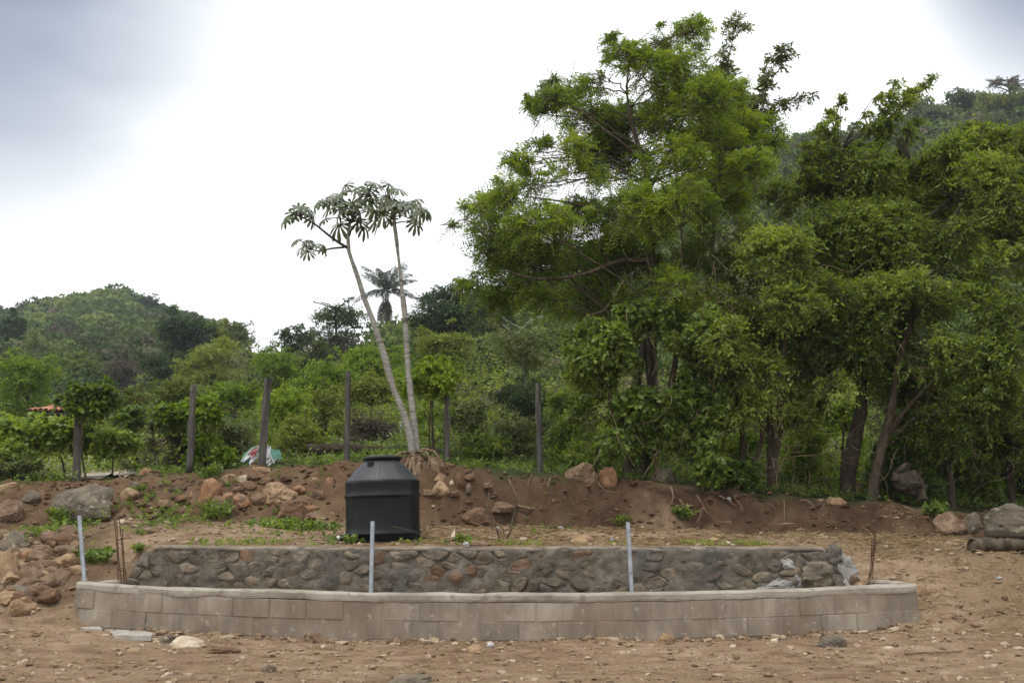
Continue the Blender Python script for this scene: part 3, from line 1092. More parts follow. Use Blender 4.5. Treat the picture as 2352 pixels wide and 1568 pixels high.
for rods, base_v, Yr, lab in (([(262, 1186, 272), (268, 1200, 281), (273, 1182, 285), (281, 1215, 293)], 1345, 12.35, 'rusty reinforcing bars tied upright at the rear end of the wall by the rock heap'),
                              ([(2010, 1210, 1990), (2014, 1238, 1997), (2003, 1232, 1993), (2012, 1216, 2004)], 1350, 12.45, 'rusty reinforcing bars bunched together in front of the dark earth bank')):
    o = thing('rebar_cage', lab, 'rebar', P(rods[0][2], base_v, Yr), 'rusty rebar at the rear corners of the basin')
    tops, bots = [], []
    for q, (ut, vt, ub) in enumerate(rods):
        a = P(ub, base_v + 8, Yr + .07 * (q % 2)); b = P(ut, vt, Yr + .05 * ((q + 1) % 2))
        mid = (a + b) / 2 + np.array([.012 * (-1) ** q, 0, 0])
        Geo().add(*tube(smooth_path([a, mid, b], 10), .0052, 6)).build('bar', M['rust'], o, smooth=True)
        tops.append(b); bots.append(a)
    for t in (.28, .62):
        loop = [bots[q] + (tops[q] - bots[q]) * t for q in (0, 1, 3, 2, 0)]
        Geo().add(*tube(np.array(loop), .0045, 5)).build('tie', M['rust'], o)
# ------------------------------------------------------------------ boulders and stones, one by one
ROCKS = [
 # u, v, w, h, material, label, seed
 (192, 1146, 153, 80, 'rock_grey', 'big domed grey-brown boulder at the foot of the leftmost fence post', 0),
 (20, 1118, 52, 27, 'rock_tan', 'flat tan boulder under the vines at the far left edge', 0),
 (18, 1168, 70, 48, 'rock_brown', 'brown boulder at the left edge, above the rock heap', 0),
 (70, 1138, 42, 26, 'rock_grey', 'half-buried grey stone just left of the big domed boulder', 0),
 (156, 1222, 48, 30, 'rock_brown', 'brown block of stone left of the leaning pipe top', 0),
 (30, 1240, 64, 46, 'rock_grey', 'dull grey boulder at the back of the left rock heap', 0),
 (14, 1302, 52, 74, 'rock_tan', 'tall angular tan boulder at the left edge of the heap', 0),
 (66, 1273, 36, 27, 'rock_red', 'reddish tan rounded stone on top of the left rock heap', 0),
 (38, 1278, 27, 23, 'rock_tan', 'small tan cobble beside the tall angular boulder', 0),
 (96, 1286, 42, 38, 'rock_brown', 'brown round stone in the middle of the left rock heap', 0),
 (92, 1256, 42, 20, 'rock_brown', 'long flat brown stone lying along the back of the heap', 0),
 (54, 1297, 28, 20, 'rock_tan', 'small tan stone wedged at the centre of the heap', 0),
 (66, 1322, 52, 48, 'rock_brown', 'large rounded brown stone low in the rock heap', 0),
 (149, 1286, 68, 38, 'rock_tan', 'broad tan boulder on the heap, next to the leaning pipe', 0),
 (138, 1324, 52, 40, 'rock_brown', 'brown rounded block under the broad tan boulder', 0),
 (116, 1270, 28, 18, 'rock_grey', 'small grey stone behind the broad tan boulder', 0),
 (46, 1356, 56, 34, 'rock_grey', 'grey rounded stone at the front foot of the heap', 0),
 (84, 1358, 28, 23, 'rock_tan', 'small tan stone leaning on the grey one at the front of the heap', 0),
 (44, 1388, 66, 38, 'rock_tan', 'tan wedge of rock lowest in front of the heap', 0),
 (2, 1350, 40, 36, 'rock_brown', 'dark brown stone cut by the left edge, low in the heap', 0),
 (299, 1131, 44, 26, 'rock_tan', 'tan flat-topped stone right of the big domed boulder', 0),
 (309, 1113, 27, 16, 'rock_grey', 'small dark grey stone above the tan flat-topped one', 0),
 (336, 1083, 34, 26, 'rock_red', 'lone reddish brown rock at the end of the pale track', 0),
 (484, 1126, 56, 62, 'rock_red', 'tall split reddish boulder standing out of the bank', 0),
 (522, 1141, 40, 33, 'rock_red', 'reddish round-faced rock against the tall split boulder', 0),
 (525, 1098, 38, 22, 'rock_tan', 'sloping tan rock on top of the bank above the split boulder', 0),
 (559, 1096, 27, 21, 'rock_pale', 'pale squared stone set in the bank top', 0),
 (597, 1075, 52, 17, 'rock_tan', 'long flat stone at the foot of the leaning squared post', 0),
 (590, 1093, 40, 20, 'rock_dirt', 'earth-covered block under the long flat stone', 0),
 (642, 1129, 84, 48, 'rock_tan', 'large smooth tan boulder jutting from the bank left of the tank', 0),
 (672, 1167, 74, 42, 'rock_dirt', 'earth-coloured boulder beneath the smooth tan one', 0),
 (530, 1168, 36, 26, 'rock_dirt', 'dirt-caked lump below the reddish round-faced rock', 0),
 (441, 1136, 16, 16, 'rock_tan', 'small tan cobble near the end of the driftwood root', 0),
 (480, 1081, 28, 16, 'rock_grey', 'grey rounded stone beneath the dumped sack', 0),
 (349, 1217, 42, 15, 'rock_brown', 'flat brown stone on the slope left above the stone wall', 0),
 (167, 1186, 15, 12, 'rock_pale', 'small pale stone below the big domed boulder', 0),
 (279, 1196, 17, 12, 'rock_pale', 'small pale stone behind the left rebar', 0),
 (723, 1100, 22, 12, 'rock_tan', 'small tan stone on the bank just left of the tank shoulder', 0),
 (1003, 1066, 44, 38, 'rock_brown', 'brown block stone under the arching cecropia root', 0),
 (1012, 1094, 33, 20, 'rock_tan', 'flat tan stone in the middle of the stack right of the tank', 0),
 (1010, 1118, 43, 33, 'rock_tan', 'angular tan stone lowest in the stack right of the tank', 0),
 (1038, 1070, 38, 21, 'rock_dirt', 'earth-coated stone at the right top of the stack', 0),
 (1056, 1097, 23, 36, 'rock_dirt', 'upright earth-brown stone at the right side of the stack', 0),
 (1077, 1119, 16, 20, 'rock_grey', 'small grey egg-shaped stone right of the stack', 0),
 (1036, 1107, 13, 10, 'rock_pale', 'pale chip of stone in the stack right of the tank', 0),
 (1119, 1113, 23, 13, 'rock_dirt', 'small brown stone stuck in the middle of the earth bank', 0),
 (1153, 1162, 56, 22, 'rock_brown', 'long brown rock embedded at the foot of the bank behind the bare sapling', 0),
 (1092, 1180, 60, 34, 'rock_dirt', 'sloping lump of packed earth left of the bare sapling', 0),
 (1338, 1084, 73, 46, 'rock_brown', 'wide brown boulder on the bank top left of the big tree', 0),
 (1399, 1086, 45, 48, 'rock_red', 'pointed red-brown boulder beside the thin white stake', 0),
 (1524, 1093, 68, 40, 'rock_grey', 'dark slab of rock just right of the big forked trunk', 0),
 (1340, 1239, 54, 27, 'rock_tan', 'half-buried tan rock behind the middle of the stone wall', 0),
 (1101, 1247, 54, 14, 'rock_brown', 'low brown stone at the wall top by the bare sapling', 0),
 (1971, 1119, 42, 38, 'rock_brown', 'egg-shaped boulder between the two right-hand trunks', 0),
 (1920, 1149, 38, 20, 'rock_tan', 'flat tan stone at the foot of the dark trunk', 0),
 (1886, 1150, 22, 16, 'rock_brown', 'small brown stone left of the flat tan one at the dark trunk', 0),
 (2179, 1198, 66, 44, 'rock_brown', 'rounded brown boulder under the right fence post', 0),
 (2232, 1194, 48, 46, 'rock_grey', 'grey leaning boulder between the rounded brown one and the huge one', 0),
 (2324, 1190, 126, 62, 'rock_grey', 'huge grey lichen-spotted boulder at the right edge', 0),
 (2060, 1176, 60, 26, 'rock_dirt', 'dirt-coated stone on the bank below the rotten stump', 0),
 (2117, 1355, 40, 33, 'rock_tan', 'round tan stone just behind the right corner of the block wall', 0),
 (2114, 1328, 24, 15, 'rock_brown', 'small brown stone above the round tan one', 0),
 (2211, 1402, 24, 22, 'rock_tan', 'tan stone on the right slope, upper of a close pair', 0),
 (2203, 1421, 48, 22, 'rock_brown', 'flat brown stone on the right slope, lower of a close pair', 0),
 (2242, 1432, 24, 14, 'rock_brown', 'small brown stone right of the pair on the slope', 0),
 (1961, 1326, 27, 21, 'rock_brown', 'brown stone at the broken end of the stone wall', 0),
 (1978, 1341, 17, 15, 'rock_tan', 'little tan stone at the foot of the right rebar', 0),
 (1642, 1239, 23, 14, 'rock_tan', 'small tan stone behind the right half of the stone wall', 0),
 (1672, 1246, 26, 10, 'rock_pale', 'flat pale stone on the right half of the wall top', 0),
 (1810, 1050, 42, 20, 'rock_grey', 'grey rock in the grass behind the twin pale trunk', 0),
 (1156, 1497, 14, 11, 'rock_tan', 'small tan pebble right of the white crumpled scrap', 0),
 (384, 1468, 38, 21, 'rock_grey', 'dark grey chunk at the end of the broken slab', 0),
 (429, 1474, 70, 28, 'rock_pale', 'pale yellowish flat rock on the dirt, left front', 0),
 (309, 1492, 34, 12, 'rock_tan', 'thin tan flake on the dirt below the broken slab', 0),
 (496, 1465, 27, 13, 'rock_tan', 'tan stone at the block wall, right of the pale flat rock', 0),
 (724, 1466, 58, 26, 'rock_brown', 'angular grey-brown rock against the foot of the block wall', 0),
 (911, 1469, 17, 15, 'rock_tan', 'round tan pebble close to the wall under the tank', 0),
 (1091, 1487, 39, 20, 'rock_tan', 'smooth tan stone on the dirt in the middle foreground', 0),
 (1530, 1463, 38, 20, 'rock_tan', 'tan pointed stone at the wall foot, right of the middle', 0),
 (619, 1532, 32, 16, 'rock_grey', 'grey fragment lying alone on the bare dirt, front left', 0),
 (945, 1560, 92, 24, 'rock_grey', 'knobbly grey-brown clod at the very front', 0),
 (512, 1492, 84, 20, 'rock_dirt', 'crumbled brown clod in front of the block wall, left half', 0),
 (1778, 1447, 36, 22, 'rock_brown', 'brown stone at the wall foot, right part', 0),
 (1812, 1452, 24, 15, 'rock_tan', 'tan stone touching the brown one at the wall foot', 0),
 (1912, 1472, 70, 26, 'rock_grey', 'wide flat grey rock on the dirt, front right', 0),
 (1777, 1471, 18, 10, 'rock_pale', 'white chip of stone on the dirt, front right', 0),
 (2042, 1486, 28, 10, 'rock_pale', 'flat pale flake on the dirt far front right', 0),
 (899, 1553, 14, 12, 'rock_tan', 'pebble just left of the knobbly clod', 0),
 (1270, 1462, 90, 14, 'rock_tan', 'crust of spilled cement along the middle of the wall foot', 0),
 (1400, 1466, 60, 12, 'rock_tan', 'second crust of cement at the wall foot, under the middle steel pipe', 0),
]
for k, (u, v, w, h, mt, lab, _) in enumerate(ROCKS):
    q = hit(u, v + h * .42)
    Y = q[1] + (.02 if not (1048 < v < 1185 and u < 1330) else -.10)
    s = Y / FPX * 1.0
    W, Hh = w * s * 1.08, h * s * 1.28
    D = .62 * W + .3 * Hh
    if v > 1440:
        Hh *= 1.15
    c = P(u, v + h * .03, Y + D * .10)
    c[2] -= .10 * Hh
    big = w > 60
    V, F = rock_geo((W, D, Hh), 40 + k, 4 if big else 3, 14 if 'angular' in lab or 'block' in lab or 'squared' in lab or 'red' in lab else 11, .10, .45 if 'squared' in lab or 'angular' in lab else .55)
    o = Geo().add(V + c, F).build('boulder' if w >= 40 else 'rock', M[mt], None, smooth=('round' in lab or 'egg' in lab) and not big, origin=c)
    tag(o, lab, 'boulder' if w >= 40 else 'rock', 'boulders and loose stones about the yard')

r = np.random.default_rng(66)
for k, (u, v, w) in enumerate(((462, 1122, 30), (505, 1160, 34), (548, 1130, 26), (556, 1160, 40), (575, 1120, 30), (600, 1150, 34), (612, 1108, 26), (690, 1128, 30), (700, 1160, 34), (735, 1140, 26), (660, 1098, 24), (720, 1172, 28), (420, 1150, 30), (380, 1160, 26), (330, 1160, 24), (760, 1110, 22), (1045, 1140, 24), (985, 1136, 26), (1080, 1100, 22))):
    q = hit(u, v)
    W = w * q[1] / FPX * 1.2
    V, F = rock_geo((W, W * .9, W * r.uniform(.55, .9)), 1600 + k, 3, 11, .11, .5)
    c = q + np.array([0, -.10, W * .12])
    tag(Geo().add(V + c, F).build('rock', M[('rock_dirt', 'rock_brown', 'rock_dirt', 'rock_red')[k % 4]], None, origin=c), 'earth-coated stone bedded in the stony part of the bank beside the tank', 'rock', 'half-buried stones in the bank')

# more rubble filling the left heap
r = np.random.default_rng(64)
for k in range(60):
    u, v = r.uniform(-20, 180), r.uniform(1235, 1400)
    if v > 1330 and u > 120:
        continue
    q = hit(u, v)
    W = r.uniform(.12, .32)
    V, F = rock_geo((W, W * .9, W * r.uniform(.55, .85)), 1400 + k, 3, 10, .1)
    c = q + np.array([0, 0, W * .16])
    tag(Geo().add(V + c, F).build('rock', M[('rock_brown', 'rock_dirt', 'rock_tan', 'rock_brown')[k % 4]], None, origin=c), 'small brown stone filling a gap in the left rock heap', 'rock', 'small stones in the left rock heap')

# broken slab of thin concrete, flat on the dirt
M['slab'] = mat_noise('slab', [(.25, .22, .19), (.36, .33, .29), (.47, .44, .40)], 5, bump=.4)
def slab(pts, th, lab, tilt=0.0):
    P0 = [hit(u, v) for u, v in pts]
    top = np.array(P0); c = top.mean(0)
    top[:, 2] = c[2] + .035 + tilt * (top[:, 0] - c[0])
    bot = top.copy(); bot[:, 2] -= th
    n = len(pts)
    F = [np.array([list(range(n))[::-1]]), np.array([[n + i for i in range(n)]]), np.array([[i, (i + 1) % n, n + (i + 1) % n, n + i] for i in range(n)])]
    return tag(Geo().add(np.concatenate([top, bot]), F).build('concrete_slab', M['slab'], None, origin=c), lab, 'slab')
slab([(240, 1447), (275, 1449), (330, 1456), (352, 1464), (346, 1474), (300, 1470), (262, 1466), (255, 1457)], .05, 'thin broken grey slab lying along the left foot of the block wall', .02)
slab([(185, 1444), (228, 1446), (234, 1454), (190, 1451)], .04, 'small white slab piece left of the broken grey slab')
# ------------------------------------------------------------------ fence posts and wire
def post(u0, v0, u1, v1, w, Y=None, seed=0, square=False, parent=None, mat='wood_grey'):
    """weathered post from its foot (u0, v0) to its top (u1, v1)"""
    q = hit(u0, v0)
    Y = q[1] if Y is None else Y
    a, b = P(u0, v0, Y), P(u1, v1, Y + .02)
    a[2] -= .12
    n = 12
    t = np.linspace(0, 1, n)[:, None]
    path = a * (1 - t) + b * t + .018 * np.stack([vnoise(np.c_[t * 3 + seed, t * 0, t * 0]), vnoise(np.c_[t * 3 + seed, t * 0 + 5, t * 0]), 0 * t[:, 0]], -1) * (0 if square else 1)
    rr = w / 2 * Y / FPX * (1.08 - .16 * t[:, 0]) * (1 + .07 * vnoise(np.c_[t * 7 + seed, t * 0 + 2, t * 0]))
    V, F = tube(path, rr * (1.15 if square else 1), 4 if square else 10)
    V[:, :2] += .006 * fbm(V * np.array([9, 9, 3]) + seed, 2)[:, None]
    o = Geo().add(V, F).build('post', M[mat], parent, smooth=not square)
    return o, a, b


def wires(posts, fr, parent, sag=.03):
    for f in fr:
        for (a0, b0), (a1, b1) in zip(posts, posts[1:]):
            p, q = a0 + (b0 - a0) * f, a1 + (b1 - a1) * f
            p = p + np.array([0, -.05, 0]); q = q + np.array([0, -.05, 0])
            t = np.linspace(0, 1, 14)[:, None]
            path = p * (1 - t) + q * t
            path[:, 2] -= sag * 4 * (t * (1 - t))[:, 0]
            V, F = tube(path, .002, 4)
            gw = Geo().add(V, F)
            for s in np.linspace(.03, .97, 16):                # barbs
                c = p * (1 - s) + q * s; c[2] -= sag * 4 * s * (1 - s)
                gw.add(*tube(np.array([c + np.array([-.008, 0, -.014]), c + np.array([.008, 0, .014])]), .002, 3))
            gw.build('wire', M['rust'], parent)


fence = thing('wire_fence', 'barbed wire fence on weathered grey posts along the top of the earth bank', 'fence', hit(605, 1068))
pl = []
for k, (u0, v0, u1, v1, w, sq) in enumerate(((177, 1108, 179, 930, 17, 1), (434, 1068, 447, 882, 15, 0), (601, 1066, 616, 868, 17, 1), (796, 1060, 799, 851, 13, 0), (1026, 1052, 1027, 866, 12, 1), (1240, 1086, 1236, 880, 15, 0))):
    o, a, b = post(u0, v0, u1, v1, w, Y=(17.55, 17.75, 17.8, 17.8, 17.75, 17.6)[k], seed=k * 3.3, square=bool(sq), parent=fence)
    pl.append((a, b))
wires(pl, (.30, .52, .74, .92), fence)
fence2 = thing('wire_fence', 'barbed wire fence with two dark posts in the shade above the huge grey boulder', 'fence', hit(2187, 1168))
pl = []
for k, (u0, v0, u1, v1, w) in enumerate(((1700, 1118, 1704, 960, 13), (2188, 1168, 2182, 1065, 15), (2325, 1180, 2318, 1060, 17), (2520, 1215, 2512, 1030, 16))):
    o, a, b = post(u0, v0, u1, v1, w, Y=17.4 if k < 2 else 17.9, seed=30 + k * 3.3, parent=fence2, mat='bark_dark')
    pl.append((a, b))
wires(pl, (.25, .5, .75, .93), fence2, .05)
for (u0, v0, u1, v1, w, lab, mt) in ((1115, 1062, 1113, 992, 14, 'short broken post standing alone in the weeds right of the cecropia', 'bark_tan'),
                                     (921, 1005, 920, 968, 7, 'thin pale stake on the weedy slope behind the cecropia', 'bark_pale')):
    q = hit(u0, v0)
    e = thing('stake', lab, 'stake', q)
    post(u0, v0, u1, v1, w, seed=9.1, parent=e, mat=mt)
q = hit(1413, 1074)
e = thing('stake', 'thin white stake beside the pointed red-brown boulder', 'stake', q)
a, b = P(1414, 1078, q[1] + .3), P(1410, 1018, q[1] + .3)
Geo().add(*tube(np.array([a, b]), [.022, .02], 8)).build('pole', M['white_plastic'], e)

# ------------------------------------------------------------------ leaves
M['leaf_big'] = mat_leaf('leaf_feathery', [(0.062, 0.102, 0.014), (0.112, 0.180, 0.022), (0.185, 0.270, 0.034), (0.280, 0.372, 0.060)], .50, tcol=(1.95, 1.75, .55))
M['leaf_small'] = mat_leaf('leaf_small', [(0.058, 0.096, 0.014), (0.116, 0.178, 0.026), (0.191, 0.258, 0.042), (0.290, 0.354, 0.072)], .46, .42, .45, tcol=(1.85, 1.65, .6))
M['leaf_vine'] = mat_leaf('leaf_vine', [(0.052, 0.092, 0.020), (0.103, 0.167, 0.031), (0.167, 0.247, 0.050), (0.276, 0.356, 0.088)], .45, .36, .5, tcol=(1.75, 1.6, .55))
M['leaf_dark'] = mat_leaf('leaf_dark', [(0.021, 0.042, 0.018), (0.044, 0.077, 0.028), (0.079, 0.123, 0.038), (0.123, 0.166, 0.052)], .25)
M['leaf_olive'] = mat_leaf('leaf_olive', [(0.079, 0.103, 0.020), (0.147, 0.184, 0.034), (0.221, 0.254, 0.050), (0.304, 0.335, 0.080)], .35)
M['leaf_grey'] = mat_leaf('leaf_greygreen', [(.065, .09, .035), (.12, .155, .06), (.18, .22, .09), (.26, .29, .15)], .3)
M['leaf_bright'] = mat_leaf('leaf_bright', [(0.079, 0.137, 0.018), (0.149, 0.236, 0.028), (0.245, 0.341, 0.045), (0.350, 0.438, 0.079)], .42, tcol=(1.6, 1.5, .5))
M['leaf_dry'] = mat_leaf('leaf_dry', [(.06, .048, .034), (.11, .09, .062), (.16, .135, .095)], .2, tcol=(1, 1, .9))


def leaf_cards(base, d, nrm, ln, wd, tint, fold=.18):
    """pointed leaves (4 corners, folded along the midrib)"""
    n = len(base)
    d = norm(d)
    w = norm(np.cross(d, nrm))
    up = np.cross(w, d)
    ln = np.broadcast_to(ln, (n,))[:, None]; wd = np.broadcast_to(wd, (n,))[:, None]
    m = base + d * ln * .45
    V = np.stack([base, m + w * wd * .5 + up * wd * fold, base + d * ln - up * ln * .1, m - w * wd * .5 + up * wd * fold], 1)
    i = np.arange(n)[:, None] * 4
    F = np.concatenate([i + np.array([[0, 1, 2]]), i + np.array([[0, 2, 3]])])
    return V.reshape(-1, 3), F, np.repeat(tint, 4)


def heart_cards(base, d, nrm, ln, wd, tint):
    """broad heart-shaped leaves (6 corners)"""
    n = len(base)
    d = norm(d); w = norm(np.cross(d, nrm)); up = np.cross(w, d)
    ln = np.broadcast_to(ln, (n,))[:, None]; wd = np.broadcast_to(wd, (n,))[:, None]
    V = np.stack([base, base - d * ln * .10 + w * wd * .34 + up * wd * .1, base + d * ln * .38 + w * wd * .5 + up * wd * .12, base + d * ln,
                  base + d * ln * .38 - w * wd * .5 + up * wd * .12, base - d * ln * .10 - w * wd * .34 + up * wd * .1], 1)
    i = np.arange(n)[:, None] * 6
    F4 = np.concatenate([i + np.array([[0, 1, 2, 3]]), i + np.array([[0, 3, 4, 5]])])
    return V.reshape(-1, 3), F4, np.repeat(tint, 6)


def twig_leaves(r, base, d, L, m, ln, wd, style='alt', droop=.25, tint=None, jit=.3):
    """leaves set along twigs that start at base and run along d"""
    T = len(base)
    d = norm(d)
    L = np.broadcast_to(L, (T,))
    roll = r.normal(0, .7, T)
    s0 = norm(np.cross(d, np.array([0, 0, 1.0]) + .2 * r.normal(size=(T, 3))))
    u0 = np.cross(s0, d)
    s = s0 * np.cos(roll)[:, None] + u0 * np.sin(roll)[:, None]
    t = np.linspace(.12, 1, m)
    pos = base[:, None] + d[:, None] * (L[:, None] * t)[..., None]
    pos = pos + np.array([0, 0, -1.0]) * (droop * L[:, None] * t ** 2)[..., None]
    sg = np.where(np.arange(m) % 2 == 0, 1.0, -1.0)
    if style == 'pinnate':
        ld = .45 * d[:, None] + s[:, None] * sg[None, :, None] + np.array([0, 0, -.18]) + jit * .5 * r.normal(size=(T, m, 3))
        nr = np.cross(d, s)[:, None] + .18 * r.normal(size=(T, m, 3))
    else:
        ld = .6 * d[:, None] + .8 * s[:, None] * sg[None, :, None] + np.array([0, 0, -droop]) + jit * r.normal(size=(T, m, 3))
        nr = np.array([0, 0, 1.0]) + .5 * np.cross(d, s)[:, None] + .55 * r.normal(size=(T, m, 3))
    tn = (r.uniform(.1, .9, T) if tint is None else tint)[:, None] + r.normal(0, .13, (T, m))
    k = T * m
    lnv = ln * r.uniform(.65, 1.25, k)
    wdv = wd * lnv / ln
    fn = heart_cards if style == 'heart' else leaf_cards
    return fn(pos.reshape(k, 3), ld.reshape(k, 3), nr.reshape(k, 3), lnv, wdv, np.clip(tn.ravel(), 0, 1))


def crown_points(r, blobs, T, shell=.5, upbias=.25, gap=None, gapf=1.2, wmin=0.0):
    """twig starts and headings spread through overlapping blobs (c, radii)"""
    C = np.array([b[0] for b in blobs]); Rd = np.array([b[1] if np.ndim(b[1]) else [b[1]] * 3 for b in blobs], float)
    w = np.maximum((Rd[:, 0] * Rd[:, 2]) ** 1.0, wmin)
    k = r.choice(len(C), int(T * 2.4), p=w / w.sum())
    d = norm(r.normal(size=(len(k), 3)) + np.array([0, 0, upbias]))
    f = r.uniform(shell ** 3, 1, len(k)) ** (1 / 3)
    p = C[k] + d * Rd[k] * f[:, None]
    if gap is not None:
        keep = (vnoise(p * gapf + 3.3) > gap) | (Rd[k, 0] < wmin ** .5 * 1.05)
        if keep.mean() > .3:
            p, d, k = p[keep], d[keep], k[keep]
    p, d, k = p[:T], d[:T], k[:T]
    hd = norm(d * .9 + .55 * r.normal(size=p.shape) + np.array([0, 0, .12]))
    return p, hd, k


def sub_blobs(r, c, rad, n, lo=.30, hi=.52, flat=.8):
    out = []
    c, rad = np.asarray(c), np.asarray(rad, float)
    for i in range(n):
        d = norm(r.normal(size=3) + np.array([0, -.15, .35]))
        q = r.uniform(lo, hi)
        out.append((c + d * rad * (1 - q) * r.uniform(.75, 1.08), rad * q * np.array([1.1, 1.1, flat])))
    out.append((c - np.array([0, 0, rad[2] * .15]), rad * .62))
    return out


def limb_paths(r, trunk, tr, blobs, sub=4, thick=.34, tip=.008, rise=.25, NP=12, skip=0):
    """a limb from the trunk into every blob, and branchlets inside it"""
    g = []
    for c, rd in blobs:
        rd = np.broadcast_to(np.asarray(rd, float), (3,))
        if skip and rd[0] < skip:                              # small outer cluster: a thin branch from the nearest big one
            big_ = [b for b in blobs if np.max(b[1]) >= skip]
            o_ = min(big_, key=lambda b: np.linalg.norm(b[0] - c))
            if np.linalg.norm(o_[0] - c) < 1.2:
                g.append((smooth_path([o_[0], (o_[0] + c) / 2 + np.array([0, 0, .04]), c], 6), np.linspace(tip * 1.2, tip * .5, 6)))
            continue
        cost = np.linalg.norm(trunk - c, axis=1) + 1.6 * np.maximum(trunk[:, 2] - (c[2] - .35 * np.hypot(*(trunk - c)[:, :2].T)), 0)
        cost[: len(trunk) // 5] += 5
        i = int(np.argmin(cost))
        a = trunk[i]
        mid = (a + c) / 2 + np.array([r.normal(0, .08), r.normal(0, .08), rise * np.linalg.norm(c - a) * .3])
        path = smooth_path([a, mid, c], NP)
        path[1:-1] += r.normal(0, .02, (NP - 2, 3))
        r0 = max(tip * 2, tr[i] * thick * r.uniform(.75, 1.15))
        g.append((path, np.linspace(r0, tip * 1.3, NP)))
        for _ in range(sub):
            j = r.integers(NP // 2, NP - 1)
            e = c + norm(r.normal(size=3) + np.array([0, 0, .3])) * rd * r.uniform(.6, .98)
            m2 = (path[j] + e) / 2 + r.normal(0, .08, 3) * np.linalg.norm(e - path[j])
            g.append((smooth_path([path[j], m2, e], NP // 2 + 1), np.linspace(max(tip, r0 * .45 * (1 - j / NP / 1.15)), tip * .45, NP // 2 + 1)))
    return g


def tree(name, label, cat, trunks, blobs, T, m, ln, wd, leaf, bark, style='alt', L=.3, seed=0, group=None, sub=4, droop=.25, gap=None, gapf=1.2,
         shell=.5, thick=.34, extra=None, base=None, limbs=True, tip=.008, tint_freq=None, npath=12, sides=5, twigs=False, skip=0, wmin=0.0, lmin=.38):
    r = np.random.default_rng(seed + 1000)
    base = trunks[0][0][0] if base is None else base
    root = thing(name, label, cat, base, group)
    gt = Geo()
    for path, rad in trunks:
        n = max(14, len(path) * 5)
        sp = smooth_path(path, n)
        rr = np.interp(np.linspace(0, 1, n), np.linspace(0, 1, len(rad)), rad)
        V, F = tube(sp, rr, 10)
        V[:n * 10] += (fbm(V[:n * 10] * np.array([5, 5, 2.2]), 3) * np.repeat(rr, 10) * .22)[:, None] * norm(V[:n * 10] - np.repeat(sp, 10, 0))
        gt.add(V, F)
    gt.build('trunk', M[bark], root, smooth=True)
    allp = np.concatenate([smooth_path(p, 30) for p, _ in trunks])
    allr = np.concatenate([np.interp(np.linspace(0, 1, 30), np.linspace(0, 1, len(q)), q) for _, q in trunks])
    if limbs:
        gb = Geo()
        for path, rad in limb_paths(r, allp, allr, blobs, sub, thick, tip, NP=npath, skip=skip):
            gb.add(*tube(path, rad, sides, sides > 4))
        for path, rad in (extra or []):
            Geo().add(*tube(smooth_path(path, 14), np.interp(np.linspace(0, 1, 14), np.linspace(0, 1, len(rad)), rad), 7)).build('limb', M[bark], root, smooth=True)
        tag(gb.build('branches', M[bark], root, smooth=True), kind='stuff')
    p, d, k = crown_points(r, blobs, T, shell, .25, gap, gapf, wmin)
    tint = np.clip(.45 + .40 * fbm(p * (tint_freq or .9) + seed, 2) + r.normal(0, .16, len(p)), .02, .98)
    Lv = L * r.uniform(.5, 1.3, len(p)) * np.where((r.random(len(p)) < .12) & (d[:, 2] < .6), 1.5, 1.0)
    Lv = Lv * np.clip(np.array([np.max(b[1]) for b in blobs])[k] / (L * 1.1), lmin, 1)
    V, F, t = twig_leaves(r, p - d * Lv[:, None] * .4, d, Lv, m, ln, wd, style, droop, tint)
    gl = Geo().add(V, F, t)
    gl.build('crown', M[leaf], root)
    if twigs:                                                  # the thin twig each spray grows on
        st = p - d * Lv[:, None] * .75
        q = [st + d * (Lv * a)[:, None] - np.array([0, 0, 1.0]) * (droop * Lv * max(0, a - .35) ** 2)[:, None] for a in (.1, .65, 1.2)]
        w = norm(np.cross(d, r.normal(size=d.shape))) * .0055
        Vt = np.stack([q[0] - w, q[0] + w, q[1] + w * .8, q[1] - w * .8, q[2] + w * .4, q[2] - w * .4], 1).reshape(-1, 3)
        i = np.arange(len(p))[:, None] * 6
        tag(Geo().add(Vt, np.concatenate([i + np.array([[0, 1, 2, 3]]), i + np.array([[3, 2, 4, 5]])])).build('twigs', M[bark], root), kind='stuff')
    return root


def PB(u, v, rpx, Y, dy=0.0, sq=1.0):
    """blob given by its outline in the picture and its distance"""
    c = P(u, v, Y + dy)
    rr = rpx * (Y + dy) / FPX
    return (c, np.array([rr, rr, rr * sq]))


# ------------------------------------------------------------------ the big feathery tree
r = np.random.default_rng(77)
YB = 18.4
pads = [(1530, 95, 52), (1590, 72, 42), (1440, 125, 50), (1480, 175, 72), (1568, 165, 72), (1385, 185, 55), (1312, 208, 48), (1262, 228, 40), (1250, 258, 34),
        (1350, 262, 66), (1432, 282, 76), (1520, 262, 86), (1612, 235, 72), (1672, 215, 46), (1692, 300, 62), (1748, 300, 48), (1622, 335, 84), (1540, 372, 84),
        (1402, 362, 76), (1302, 342, 50), (1238, 350, 40), (1332, 422, 76), (1252, 420, 66), (1192, 372, 30), (1178, 450, 58), (1122, 478, 46), (1068, 505, 30),
        (1155, 540, 66), (1240, 522, 82), (1342, 522, 84), (1440, 482, 84), (1560, 472, 84), (1655, 432, 74), (1718, 382, 50), (1770, 330, 34), (1650, 532, 76),
        (1688, 470, 46), (1562, 582, 84), (1452, 592, 82), (1332, 612, 82), (1222, 612, 72), (1140, 608, 48), (1108, 640, 38), (1178, 672, 54), (1262, 690, 60),
        (1360, 690, 70), (1132, 566, 40), (1460, 680, 70), (1545, 660, 66)]
blobs = [PB(u, v, q * 1.1, YB, r.uniform(-1.6, 1.9) * (1 if q > 45 else .5), .66) for u, v, q in pads]
